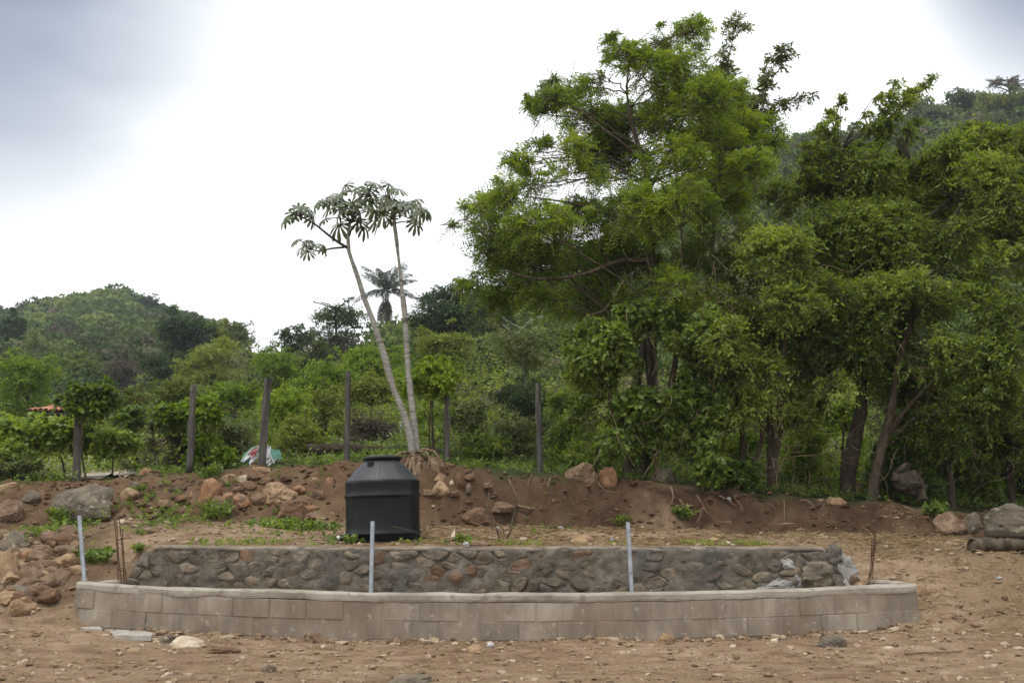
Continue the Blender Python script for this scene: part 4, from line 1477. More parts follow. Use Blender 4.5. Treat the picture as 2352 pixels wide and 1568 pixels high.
for _ in range(16):
    u, v, q = pads[r.integers(9, len(pads))]
    blobs.append(PB(u + r.normal(0, 15), v + r.normal(0, 10), q * .8, YB, r.uniform(1.0, 2.6), .6))
for u, v, q in pads:                                       # ragged outer sprays
    a = math.atan2((v - 420) / 1.1, u - 1480)
    if math.hypot(u - 1480, v - 420) > 190 and v < 690:
        for _ in range(2):
            b_ = a + r.normal(0, .5)
            blobs.append(PB(u + math.cos(b_) * q * r.uniform(.95, 1.3), v + math.sin(b_) * q * r.uniform(.6, .95), r.uniform(9, 19), YB, r.uniform(-.8, .8), .7))
t1 = [P(u, v, YB + d) for u, v, d in ((1476, 1130, -.6), (1474, 1065, -.5), (1492, 1000, -.3), (1496, 900, 0), (1490, 780, 0), (1493, 660, 0), (1497, 560, 0), (1490, 450, 0), (1480, 380, 0), (1462, 320, 0), (1448, 270, .1), (1440, 200, .1), (1450, 130, 0))]
t2 = [P(u, v, YB + d) for u, v, d in ((1446, 1125, -.5), (1447, 1050, -.4), (1452, 980, -.2), (1462, 880, -.1), (1478, 790, 0))]
t3 = [P(u, v, YB + d) for u, v, d in ((1480, 1062, -.5), (1506, 1010, -.6), (1530, 930, -.8), (1548, 850, -1.), (1560, 760, -1.1))]
lim = [([P(1489, 440, YB), P(1520, 380, YB - .2), (P(1556, 310, YB - .3)), P(1580, 240, YB - .2)], [.05, .035, .022, .01]),
       ([P(1480, 372, YB), P(1430, 330, YB - .2), P(1390, 300, YB - .5), P(1330, 250, YB - .6)], [.042, .032, .022, .01]),
       ([P(1496, 600, YB), P(1420, 600, YB - .6), P(1340, 630, YB - 1.), P(1240, 640, YB - 1.3), P(1150, 620, YB - 1.4)], [.055, .045, .035, .024, .01]),
       ([P(1497, 560, YB), P(1560, 520, YB - .4), P(1640, 470, YB - .7), P(1720, 420, YB - .8)], [.045, .034, .024, .01]),
       ([P(1493, 520, YB), P(1420, 500, YB - .3), P(1330, 470, YB - .6), P(1200, 450, YB - .9)], [.042, .034, .024, .01])]
tree('feathery_tree', 'tallest tree, feathery bright green crown over a forked trunk, top of the bank', 'tree',
     [(t1, [.15, .125, .10, .088, .08, .072, .066, .06, .052, .042, .034, .024, .012]), (t2, [.17, .14, .12, .09, .06]), (t3, [.10, .085, .07, .05, .03])],
     blobs, 11000, 17, .080, .024, 'leaf_big', 'bark_tan', 'pinnate', .42, 1, sub=4, droop=.34, gap=-.12, gapf=2.2, shell=.15, thick=.16, extra=lim, tint_freq=.8, twigs=True, skip=.17, wmin=.003, lmin=.75)

def along(pts, step, q, Y, rr, flat=1.0):
    """small leaf clusters strung along a shoot"""
    out = []
    for (u0, v0), (u1, v1) in zip(pts, pts[1:]):
        n_ = max(1, int(math.hypot(u1 - u0, v1 - v0) / step))
        for i_ in range(n_ + 1):
            t_ = i_ / n_
            out.append(PB(u0 + (u1 - u0) * t_ + rr.normal(0, q * .5), v0 + (v1 - v0) * t_ + rr.normal(0, q * .4), q * rr.uniform(.7, 1.25), Y, rr.uniform(-.15, .15), flat))
    return out


# slender tree whose long shoots stand out past the right side of the big crown
YS = 20.2
bl = [PB(u, v, q, YS, d, .9) for u, v, q, d in ((1690, 52, 22, 0), (1672, 62, 14, 0), (1706, 62, 14, 0), (1800, 112, 18, 0), (1815, 128, 14, 0), (1775, 140, 18, 0), (1640, 220, 44, .3), (1700, 255, 40, .3), (1710, 330, 50, .4), (1660, 165, 28, .2), (1750, 250, 28, 0))]
bl += along([(1655, 200), (1672, 110), (1690, 60)], 20, 11, YS, r) + along([(1720, 260), (1765, 185), (1800, 120)], 20, 12, YS, r) + along([(1745, 280), (1795, 238), (1855, 216)], 18, 11, YS, r) + along([(1735, 235), (1765, 170)], 18, 12, YS, r)
st = [P(u, v, YS) for u, v in ((1640, 1090), (1630, 900), (1625, 700), (1640, 520), (1650, 380), (1660, 260), (1670, 160), (1688, 62))]
s2 = [P(u, v, YS) for u, v in ((1646, 430), (1700, 300), (1745, 215), (1795, 120))]
s3 = [P(u, v, YS) for u, v in ((1680, 350), (1740, 280), (1790, 245), (1842, 215))]
tree('slender_tree', 'slender tree behind the tallest one, its long sparse shoots reaching past the upper right', 'tree', [(st, [.09, .07, .06, .05, .04, .028, .016, .006]), (s2, [.035, .022, .012, .005]), (s3, [.03, .02, .012, .005])],
     bl, 640, 8, .11, .042, 'leaf_grey', 'bark_tan', 'alt', .30, 2, sub=1, droop=.3, shell=.1, thick=.2, tip=.006, twigs=True, wmin=.012, lmin=.6)

# ------------------------------------------------------------------ small-leaved trees on the right
def right_tree(label, trunks, pads, T, seed, Y, shoots=(), leaf='leaf_small', bark='bark_dark', ln=.085, wd=.042, extra=None, name='thicket_tree', gap=-.06):
    r = np.random.default_rng(seed)
    bl = [PB(u, v, q * (1.25 if q > 30 else 1), Y, r.uniform(-1.3, 1.4), .85) for u, v, q in pads]
    for sh_ in shoots:
        bl += along(sh_, 16, 9.5, Y, r)
    tr = [([P(u, v, Y + d) for u, v, d in pth], rad) for pth, rad in trunks]
    extra = list(extra or []) + [([(u, v, 0) for u, v in sh_], [.022, .015, .009, .004][-len(sh_):]) for sh_ in shoots]
    return tree(name, label, 'tree', tr, bl, int(T * 1.12), 11, ln, wd, leaf, bark, 'alt', .42, seed, sub=5, droop=.26, gap=gap, gapf=1.6, shell=.0, skip=.13, thick=.3, extra=[([P(u, v, Y + d) for u, v, d in p_], q_) for p_, q_ in (extra or [])], tint_freq=.7, twigs=True, wmin=.0065, lmin=.5)


right_tree('many-stemmed tree on a twin pale trunk, left of the dark trunk', [([(1771, 1142, 0), (1774, 1080, 0), (1772, 1000, 0), (1764, 930, 0), (1760, 840, .1), (1770, 720, .2), (1790, 600, .3)], [.11, .095, .085, .08, .06, .045, .02]),
                                                           ([(1778, 1060, 0), (1792, 980, -.1), (1786, 900, -.2), (1800, 800, -.3), (1830, 690, -.4)], [.06, .06, .055, .04, .02]),
                                                           ([(1722, 1138, -.2), (1728, 1080, -.2), (1750, 1000, -.3), (1736, 900, -.5), (1700, 800, -.7), (1680, 700, -.8)], [.05, .045, .04, .04, .03, .012])],
           [(1700, 620, 62), (1780, 590, 66), (1850, 620, 60), (1660, 700, 66), (1740, 700, 70), (1830, 700, 70), (1640, 780, 60), (1700, 930, 46), (1800, 920, 50), (1840, 960, 36), (1720, 790, 66), (1810, 790, 70), (1880, 770, 54), (1760, 860, 56), (1850, 850, 60), (1680, 860, 50),
            (1760, 520, 50), (1840, 540, 56), (1900, 690, 56), (1790, 460, 44)], 3700, 31, 17.7, bark='bark_tan')
right_tree('tall open-crowned tree on the thick dark trunk with thin shoots against the sky', [([(1944, 1155, 0), (1948, 1080, 0), (1964, 1000, 0), (1978, 930, 0), (1980, 820, 0), (1975, 700, 0), (1966, 580, 0), (1978, 470, 0), (1992, 400, 0), (2020, 330, 0), (2062, 250, 0), (2130, 190, 0)], [.155, .135, .125, .11, .09, .075, .06, .05, .04, .03, .018, .005]),
                                                                ([(1980, 800, 0), (2010, 700, -.2), (2050, 600, -.3), (2110, 520, -.4), (2190, 450, -.4)], [.06, .055, .05, .035, .015])],
           [(1860, 350, 26), (1930, 350, 44), (2010, 395, 46), (2090, 365, 26),
            (1900, 420, 56), (1980, 460, 64), (2070, 440, 66), (2140, 400, 46), (1850, 480, 52), (1930, 530, 68), (2030, 530, 72), (2120, 500, 66), (1880, 590, 62), (1960, 620, 66), (2060, 610, 72), (2150, 590, 60), (1930, 700, 60), (2020, 700, 66), (2110, 690, 64), (1960, 790, 56), (2050, 790, 60), (1900, 810, 46), (1910, 890, 44), (1990, 880, 44), (2040, 860, 50), (1880, 940, 30)],
           6600, 32, 17.9, shoots=([(1990, 400), (2035, 300), (2085, 225), (2140, 182)], [(2000, 380), (2022, 290), (2050, 200)], [(1900, 400), (1915, 310), (1928, 232)], [(1860, 400), (1880, 320), (1905, 262)], [(2060, 380), (2090, 300), (2110, 262)], [(1965, 400), (1970, 330), (1985, 285)], [(1830, 430), (1848, 370), (1852, 330)], [(2000, 300), (1985, 262), (2005, 225)]))
right_tree('leaning tree with a tan trunk forking low, right of the egg-shaped boulder', [([(2004, 1160, 0), (2012, 1080, 0), (2030, 1010, 0), (2050, 930, -.1), (2062, 840, -.1), (2090, 740, -.2), (2112, 650, -.2), (2150, 560, -.2), (2215, 460, -.2)], [.095, .085, .08, .065, .06, .06, .055, .045, .02]),
                                                              ([(2036, 1000, 0), (2090, 930, -.3), (2150, 870, -.5), (2230, 810, -.6)], [.05, .04, .03, .012])],
           [(2190, 360, 46), (2240, 330, 44), (2180, 440, 58), (2260, 420, 62), (2320, 350, 56), (2200, 530, 62), (2290, 520, 66), (2220, 620, 64), (2310, 620, 68), (2160, 700, 58), (2240, 720, 66), (2330, 730, 66), (2120, 800, 56), (2200, 820, 64), (2290, 830, 66), (2100, 890, 50), (2180, 920, 60), (2270, 930, 64), (2340, 900, 60), (2120, 970, 40), (2200, 1000, 44), (2340, 450, 60), (2370, 560, 60), (2255, 300, 26)],
           5400, 33, 17.5, bark='bark_tan')
right_tree('leafy tree cut off by the right edge, hanging over the huge grey boulder', [([(2420, 1190, .2), (2410, 1050, .2), (2390, 900, .2), (2370, 720, .2), (2380, 520, .2), (2400, 360, .2)], [.12, .11, .09, .07, .05, .02])],
           [(2410, 330, 56), (2420, 420, 70), (2390, 500, 70), (2430, 620, 84), (2390, 740, 76), (2440, 840, 84), (2370, 860, 64), (2320, 980, 60), (2400, 980, 76), (2260, 1010, 46), (2350, 1050, 50)],
           2900, 34, 17.2)

# ------------------------------------------------------------------ cecropia pair by the tank
M['leaf_cec'] = mat_leaf('leaf_cecropia', [(.085, .115, .03), (.11, .14, .07), (.17, .20, .14), (.26, .285, .235)], .28, .42, .5, (1.2, 1.3, .7))


def palmate(seed, droop):
    """large palmate leaf, lobes radiating from the stalk and hanging at the tips; unit radius"""
    r = np.random.default_rng(seed)
    g = Geo()
    nl = 10
    for i in range(nl):
        a = math.radians(-156 + 312 * i / (nl - 1)) + r.normal(0, .05)
        R = (1 - .34 * abs(i - (nl - 1) / 2) / (nl / 2)) * r.uniform(.92, 1.05)
        st = np.linspace(.02, 1, 8)
        wd = np.array([.028, .045, .06, .082, .112, .128, .105, .02]) * R
        rad = R * st
        ca, sa = math.cos(a), math.sin(a)
        z = -droop * rad ** 2 * r.uniform(.85, 1.2) + .05 * rad
        hr = rad * (1 - .28 * droop * rad)
        c = np.stack([hr * ca, hr * sa, z], -1)
        s = np.array([-sa, ca, 0])
        left = c + s * wd[:, None]; right = c - s * wd[:, None]
        left[:, 2] -= wd * .35; right[:, 2] -= wd * .35
        V = np.concatenate([left, c, right])
        n = 8
        k = np.arange(n - 1)
        F = np.concatenate([np.stack([k, k + n, k + n + 1, k + 1], -1), np.stack([k + n, k + 2 * n, k + 2 * n + 1, k + n + 1], -1)])
        g.add(V, F, np.clip((.3, .75, .5, .15)[seed - 1] + r.normal(0, .12) + np.zeros(3 * n), 0, 1))
    return g.mesh('leaf', M['leaf_cec'], smooth=True)


LEAF = [palmate(s, d) for s, d in ((1, .36), (2, .52), (3, .72), (4, 1.0))]


def cecropia(label, trunk, rad, branches, tips, seed, roots):
    r = np.random.default_rng(seed)
    root = thing('cecropia_tree', label, 'tree', trunk[0])
    g = Geo()
    n = 60
    sp = smooth_path(trunk, n)
    rr = np.interp(np.linspace(0, 1, n), np.linspace(0, 1, len(rad)), rad)
    rr = rr * (1 + .05 * (np.arange(n) % 4 == 0))               # ring scars
    V, F = tube(sp, rr, 12)
    V[:n * 12] += (fbm(V[:n * 12] * np.array([4, 4, 2]), 3) * .012)[:, None] * norm(V[:n * 12] - np.repeat(sp, 12, 0))
    g.add(V, F).build('trunk', M['bark_pale'], root, smooth=True)
    for p, q in branches:
        Geo().add(*tube(smooth_path(p, 16), np.interp(np.linspace(0, 1, 16), np.linspace(0, 1, len(q)), q), 8)).build('branch', M['bark_dark'], root, smooth=True)
    for p, q in roots:
        p = np.array(p); p[1:, 1] -= .28; sp2 = smooth_path(p, 16); sp2[1:] += r.normal(0, .006, (15, 3))
        Geo().add(*tube(sp2, np.interp(np.linspace(0, 1, 16), np.linspace(0, 1, len(q)), q), 8)).build('root', M['root'], root, smooth=True)
    o0 = np.array(root['_o'])
    stalks = Geo()
    for (c, nleaf, size, spread_) in tips:
        a0 = r.uniform(0, 6.28); size *= 1.08; spread_ *= 1.15
        for i in range(nleaf):
            az = a0 + i * 2.399 + r.normal(0, .2)
            el = r.uniform(-.15, .75) if i < nleaf * .7 else r.uniform(.7, 1.2)
            pl_ = spread_ * r.uniform(.7, 1.15) * (1 if el < .7 else .75)
            e = c + pl_ * np.array([math.cos(az) * math.cos(el), math.sin(az) * math.cos(el), math.sin(el) * .9])
            mid = (c + e) / 2 + np.array([0, 0, .05])
            stalks.add(*tube(smooth_path([c, mid, e], 7), np.linspace(.011, .007, 7), 5))
            out = np.array([math.cos(az), math.sin(az), 0])
            up = norm(np.array([0, 0, 1.0]) + out * r.uniform(.35, .95))
            x = norm(out - up * out.dot(up)); y = np.cross(up, x)
            o = bpy.data.objects.new('leaf', LEAF[r.integers(4)])
            COL.objects.link(o)
            o.parent = root
            s = size * r.uniform(.78, 1.18)
            mt = Matrix(((x[0], y[0], up[0], 0), (x[1], y[1], up[1], 0), (x[2], y[2], up[2], 0), (0, 0, 0, 1)))
            o.matrix_local = Matrix.Translation(Vector(e - o0)) @ mt @ Matrix.Scale(s, 4)
    tag(stalks.build('leaf_stalks', M['bark_dark'], root), kind='stuff')
    return root


YC = 17.35
cp = lambda u, v, d=0.0: P(u, v, YC + d)
cecropia('left cecropia, pale trunk leaning over the tank with two long side branches of lobed leaves',
         [cp(*a) for a in ((948, 1046), (942, 1000), (926, 945), (903, 888), (880, 808), (856, 735), (837, 685), (820, 632), (806, 592), (800, 566), (802, 520), (818, 480), (846, 452))],
         [.078, .070, .063, .058, .055, .051, .048, .044, .040, .037, .028, .021, .013],
         [([cp(799, 570), cp(765, 548, -.1), cp(722, 514, -.2), cp(692, 498, -.25)], [.028, .022, .017, .012]),
          ([cp(790, 568), cp(760, 571, -.1), cp(735, 577, -.15), cp(712, 572, -.2)], [.02, .016, .013, .01]),
          ([cp(806, 512), cp(786, 490, .1), cp(772, 470, .15)], [.02, .016, .012]), ([cp(803, 540), cp(806, 530, -.3), cp(812, 520, -.4)], [.02, .016, .012])],
         [(cp(690, 497, -.25), 7, .235, .27), (cp(711, 573, -.2), 7, .20, .24), (cp(768, 474, .15), 7, .235, .33), (cp(806, 510, -.1), 7, .26, .38), (cp(846, 452), 8, .26, .38), (cp(812, 500, -.4), 5, .25, .36), (cp(872, 470, .2), 5, .25, .36)], 5,
         [([cp(942, 1040), cp(925, 1042, -.2), cp(900, 1058, -.4), cp(878, 1072, -.5)], [.03, .022, .016, .008]),
          ([cp(944, 1042, -.02), cp(940, 1060, -.2), cp(935, 1075, -.35), cp(918, 1092, -.45)], [.03, .024, .018, .008]),
          ([cp(946, 1044), cp(947, 1068, -.3), cp(944, 1085, -.45), cp(950, 1108, -.55)], [.045, .038, .03, .016]),
          ([cp(948, 1046, -.05), cp(952, 1066, -.35), cp(957, 1090, -.5), cp(949, 1116, -.6)], [.05, .042, .034, .016])])
cecropia('right cecropia, straighter pale trunk with a single round head of lobed leaves',
         [cp(*a, .12) for a in ((956, 1046), (952, 985), (946, 930), (938, 860), (934, 790), (931, 735), (926, 690), (920, 630), (912, 560), (905, 505), (903, 470))],
         [.074, .068, .062, .051, .045, .042, .045, .037, .031, .026, .015],
         [([cp(907, 512, .1), cp(935, 508, 0), cp(955, 503, -.1)], [.014, .01, .008])],
         [(cp(904, 482, .1), 9, .25, .37), (cp(905, 462, .1), 4, .24, .32), (cp(942, 502, -.1), 5, .21, .30), (cp(962, 485, 0), 4, .20, .26)], 6,
         [([cp(958, 1036), cp(985, 1034, -.2), cp(1005, 1044, -.4), cp(1014, 1060, -.5), cp(1022, 1076, -.55)], [.03, .024, .02, .014, .007]),
          ([cp(960, 1038), cp(980, 1040, -.25), cp(990, 1056, -.4), cp(984, 1080, -.5)], [.024, .018, .013, .006]),
          ([cp(960, 1046), cp(968, 1064, -.3), cp(966, 1086, -.45), cp(972, 1112, -.5)], [.05, .045, .036, .02]),
          ([cp(962, 1046), cp(978, 1070, -.3), cp(974, 1090, -.4), cp(980, 1110, -.45)], [.03, .022, .016, .008]),
          ([cp(958, 1046), cp(960, 1075, -.4), cp(962, 1100, -.5)], [.04, .03, .012])])
# the root ball of earth they stand on
M['clod_dark'] = mat_noise('clod_dark', [(.05, .03, .018), (.09, .056, .034), (.14, .09, .056)], 5, bump=.6)
c = P(970, 1078, 17.32)
V, F = rock_geo((.66, .7, .56), 901, 4, 9, .24)
tag(Geo().add(V + c, F).build('earth_clod', M['clod_dark'], None, smooth=False, origin=c), 'undercut clod of earth held by roots beneath the two cecropia trunks', 'earth clod')

# ------------------------------------------------------------------ palm on the far slope
M['leaf_palm'] = mat_leaf('leaf_palm', [(.035, .052, .03), (.065, .09, .05), (.10, .125, .075)], .2)
M['frond_dead'] = mat_leaf('frond_dead', [(.05, .04, .028), (.09, .072, .05), (.13, .105, .075)], .1, tcol=(1, 1, .9))


def frond_mesh(seed, arch, mat, leng=1.0):
    r = np.random.default_rng(seed)
    g = Geo()
    t = np.linspace(0, 1, 12)
    th = .95 - arch * t * 1.9
    x = np.cumsum(np.cos(th)) / 12; z = np.cumsum(np.sin(th)) / 12
    path = np.stack([x, 0 * x, z], -1) * leng
    g.add(*tube(path, np.linspace(.014, .004, 12), 4), t=.3)
    n = 40
    tt = np.linspace(.12, 1, n)
    b = np.stack([np.interp(tt, t, path[:, k]) for k in range(3)], -1)
    tg = norm(np.stack([np.interp(tt, t, np.gradient(path[:, k])) for k in range(3)], -1))
    for sg in (-1, 1):
        d = tg * .55 + np.array([0, sg, 0]) * .8 + np.array([0, 0, -.55]) + r.normal(0, .12, (n, 3))
        ln = .16 * np.sin(np.clip(tt * 1.05, 0, 1) * math.pi) ** .5 + .05
        V, F, ti = leaf_cards(b, d, np.cross(tg, d), ln * leng, .016, np.clip(r.normal(.5, .2, n), 0, 1))
        g.add(V, F, ti)
    return g.mesh('frond', mat)


YP = 92.0
pc = P(888, 672, YP)
pb = P(897, 835, YP); pb[2] = min(pb[2], float(ground(pb[0], pb[1]))) - .2
palm = thing('palm_tree', 'lone palm with a skirt of dead fronds, seen between the two cecropia trunks', 'palm', pb)
Geo().add(*tube(smooth_path([pb, P(894, 760, YP), P(889, 700, YP), pc], 20), np.linspace(.24, .16, 20), 10)).build('trunk', M['bark_pale'], palm, smooth=True)
fr_up = [frond_mesh(s, a, M['leaf_palm']) for s, a in ((1, .40), (2, .55), (3, .75))]
fr_dn = [frond_mesh(s, .55, M['frond_dead']) for s in (7, 8)]
r = np.random.default_rng(15)
for i in range(34):
    dead = i >= 22
    o = bpy.data.objects.new('frond', (fr_dn[i % 2] if dead else fr_up[i % 3]))
    COL.objects.link(o)
    o.parent = palm
    o.location = tuple(pc - pb + np.array([0, 0, -.5 if dead else r.uniform(-.1, .15)]))
    pitch = (1.85 + r.normal(0, .12)) if dead else (-.62 + 1.35 * (i / 22) + r.normal(0, .1))
    o.rotation_euler = (r.normal(0, .2), pitch, i * 2.399 + r.normal(0, .1))
    s = (2.6 if dead else 3.5) * r.uniform(.85, 1.12)
    o.scale = (s, s, s)
# ------------------------------------------------------------------ trees and bushes behind the fence
def backtree(u, v, ru, rv, Y, leaf, label, seed, name='tree', cat='tree', dens=1.0, bark='bark_dark', n=9, style='alt', group=None, lf=1.0, gap=-.45, flat=.8, shell=.55, trunk=True, skirt=True):
    """a crown seen at (u, v) with half-sizes ru, rv (picture units), standing on the land at distance Y"""
    r = np.random.default_rng(seed + 500)
    c = P(u, v, Y)
    k = Y / FPX
    rad = np.array([ru * k, min(ru, rv * 1.3) * k, rv * k])
    gz = float(ground(c[0], c[1] + .2))
    blobs = sub_blobs(r, c, rad * np.array([1.12, 1.1, .95]), n + 5, .18, .42, flat)[:-1] + [(c - np.array([0, 0, rad[2] * .1]), rad * np.array([.55, .5, .5]))]
    if skirt and (cat == 'bush' or Y < 68):                               # foliage carries on down towards the ground
        for q in np.arange(.5, .98, .24):
            z = c[2] - (c[2] - gz) * q
            if z < c[2] - rad[2] * .6:
                for a in (-.45, .4):
                    blobs.append((np.array([c[0] + rad[0] * (a + r.normal(0, .15)), c[1] + r.normal(0, .2), z]), rad * r.uniform(.38, .55)))
    for _ in range(3):                                        # shoots that break the outline
        d = norm(np.array([r.normal(), r.normal() * .5, abs(r.normal()) + .3]))
        blobs.append((c + d * rad * r.uniform(.95, 1.2), rad * r.uniform(.12, .22)))
    px = 1024 / 2352
    area = math.pi * ru * rv * px * px                        # picture area at 1024 wide
    ln = max(.075, 3.0 * Y / 995) * lf
    m = 7
    T = int(np.clip(area * 1.3 * dens / m * 2.4 / lf ** 1.5, 120, 3600))
    base = np.array([c[0], c[1] + .2, min(gz, c[2] - .2)])
    top = c + np.array([0, 0, rad[2] * .45])
    j = rad[0] * .12
    w = max(.03, .035 * (rad[0] + rad[2])) if skirt else .022
    path = [base - np.array([0, 0, .15]), base * .6 + c * .4 + np.array([r.normal(0, j), 0, 0]), c + np.array([r.normal(0, j), 0, 0]), top]
    return tree(name, label, cat, [(path, [w, w * .75, w * .5, w * .15])], blobs, T, m, ln, ln * (.5 if style != 'heart' else .85), leaf, bark, style, ln * 3.2, seed,
                sub=2, npath=8, sides=4, droop=.22, shell=shell, thick=.4, group=group, gap=gap, gapf=.6 + 14 / Y, tip=max(.006, Y * .00035), tint_freq=max(.08, 8 / Y * .6), base=base, limbs=trunk)


BACK = [
 # u, v, ru, rv, Y, leaf, label, extra
 (428, 768, 66, 58, 84, 'leaf_dark', 'round dark tree standing out on the left skyline', dict(dens=1.3)),
 (500, 775, 46, 44, 88, 'leaf_olive', 'olive tree touching the right side of the round dark skyline tree', {}),
 (550, 770, 34, 34, 86, 'leaf_grey', 'thin see-through tree at the edge of the sky gap', dict(dens=.4, gap=-.1, lf=.5)),
 (395, 838, 62, 42, 66, 'leaf_dark', 'dark spreading tree below the round skyline tree', dict(dens=1.2)),
 (490, 850, 100, 62, 56, 'leaf_olive', 'wide yellow-green tree with thin visible stems, below the sky gap', dict(dens=1.0)),
 (290, 868, 62, 58, 78, 'leaf_dry', 'leafless grey-brown tree in the valley on the left', dict(dens=.45, gap=-.2, lf=.7)),
 (60, 868, 82, 58, 40, 'leaf_bright', 'bright green tree spreading above the tiled hut', dict(dens=1.2)),
 (14, 770, 44, 52, 110, 'leaf_dark', 'dark tree cut by the left edge on the hill foot', dict(dens=1.2)),
 (90, 815, 70, 40, 100, 'leaf_grey', 'grey-green tree low on the left hill', {}),
 (185, 850, 50, 34, 90, 'leaf_olive', 'small olive tree in the valley left of the leafless one', {}),
 (205, 895, 55, 34, 60, 'leaf_dark', 'low dark tree under the leafless grey-brown one', {}),
 (230, 800, 60, 36, 130, 'leaf_dark', 'dark tree in the middle of the left hillside', {}),
 (150, 775, 60, 30, 150, 'leaf_dry', 'dry brownish tree on the left hillside', dict(dens=.7, lf=.8)),
 (345, 695, 26, 16, 232, 'leaf_dark', 'lone flat-topped tree alone on the left ridge', dict(dens=.7, gap=-.2, n=6)),
 (245, 690, 46, 24, 236, 'leaf_dark', 'tallest clump of trees on top of the left ridge', dict(dens=1.2)),
 (640, 845, 66, 46, 42, 'leaf_bright', 'bright broad-leaved tree under the power line', dict(dens=1.2)),
 (575, 825, 46, 36, 50, 'leaf_grey', 'pale feathery tree left of the bright broad-leaved one', dict(dens=.6, gap=-.2, lf=.55)),
 (680, 782, 46, 36, 64, 'leaf_dark', 'small dark tree left of the flat umbrella-crowned one', dict(dens=1.1)),
 (772, 732, 78, 42, 66, 'leaf_dark', 'umbrella-crowned tree with its limbs showing against the sky', dict(dens=.8, gap=-.2, flat=.45)),
 (765, 800, 62, 40, 52, 'leaf_dry', 'thin grey twiggy tree below the umbrella crown', dict(dens=.55, gap=-.2, lf=.8)),
 (720, 815, 46, 36, 48, 'leaf_grey', 'grey-green tree left below the umbrella crown', dict(dens=.9)),
 (1030, 722, 100, 72, 58, 'leaf_dark', 'large dark tree right of the palm, half behind the feathery crown', dict(dens=1.5, n=14)),
 (1130, 700, 70, 60, 56, 'leaf_dark', 'dark tree mostly hidden behind the left side of the feathery crown', dict(dens=1.2)),
 (1028, 808, 80, 58, 42, 'leaf_olive', 'rounded olive tree in front of the large dark one', dict(dens=1.5, n=14)),
 (1090, 868, 66, 60, 44, 'leaf_dark', 'deep green tree in the shade right of the rounded olive one', dict(dens=1.3)),
 (1196, 790, 80, 78, 27, 'leaf_grey', 'loose grey-green tree on a thin stem above the sixth fence post', dict(dens=.9, gap=-.2, bark='bark_pale')),
 (850, 838, 80, 46, 38, 'leaf_bright', 'bright bushy tree between the leaning cecropia trunk and the palm foot', dict(dens=1.2)),
 (745, 872, 80, 44, 34, 'leaf_bright', 'bright green bushy tree left of the leaning cecropia trunk', dict(dens=1.2)),
 (960, 880, 66, 44, 33, 'leaf_bright', 'leafy bright bush right of the palm foot', dict(dens=1.1)),
 (1660, 300, 66, 44, 128, 'leaf_dark', 'dark tree on the right hill crest behind the feathery crown', dict(dens=1.2)),
 (1880, 330, 56, 34, 140, 'leaf_grey', 'rounded tree on the right hill crest beneath the thin shoots', {}),
 (2130, 256, 60, 32, 146, 'leaf_grey', 'pale green tree on the right hill crest', {}),
 (2222, 236, 58, 32, 147, 'leaf_dark', 'dark dome-shaped tree on the right hill crest', {}),
 (2310, 195, 46, 24, 150, 'leaf_dry', 'open spreading tree standing highest on the right ridge', dict(dens=.55, gap=-.1, flat=.45, lf=.8)),
 (2300, 240, 66, 36, 140, 'leaf_olive', 'olive tree below the highest one on the right ridge', {}),
]
for k, (u, v, ru, rv, Y, leaf, lab, ex) in enumerate(BACK):
    backtree(u, v, ru, rv, Y, leaf, lab, k, **{**dict(group='trees on the slopes behind the fence'), **ex})

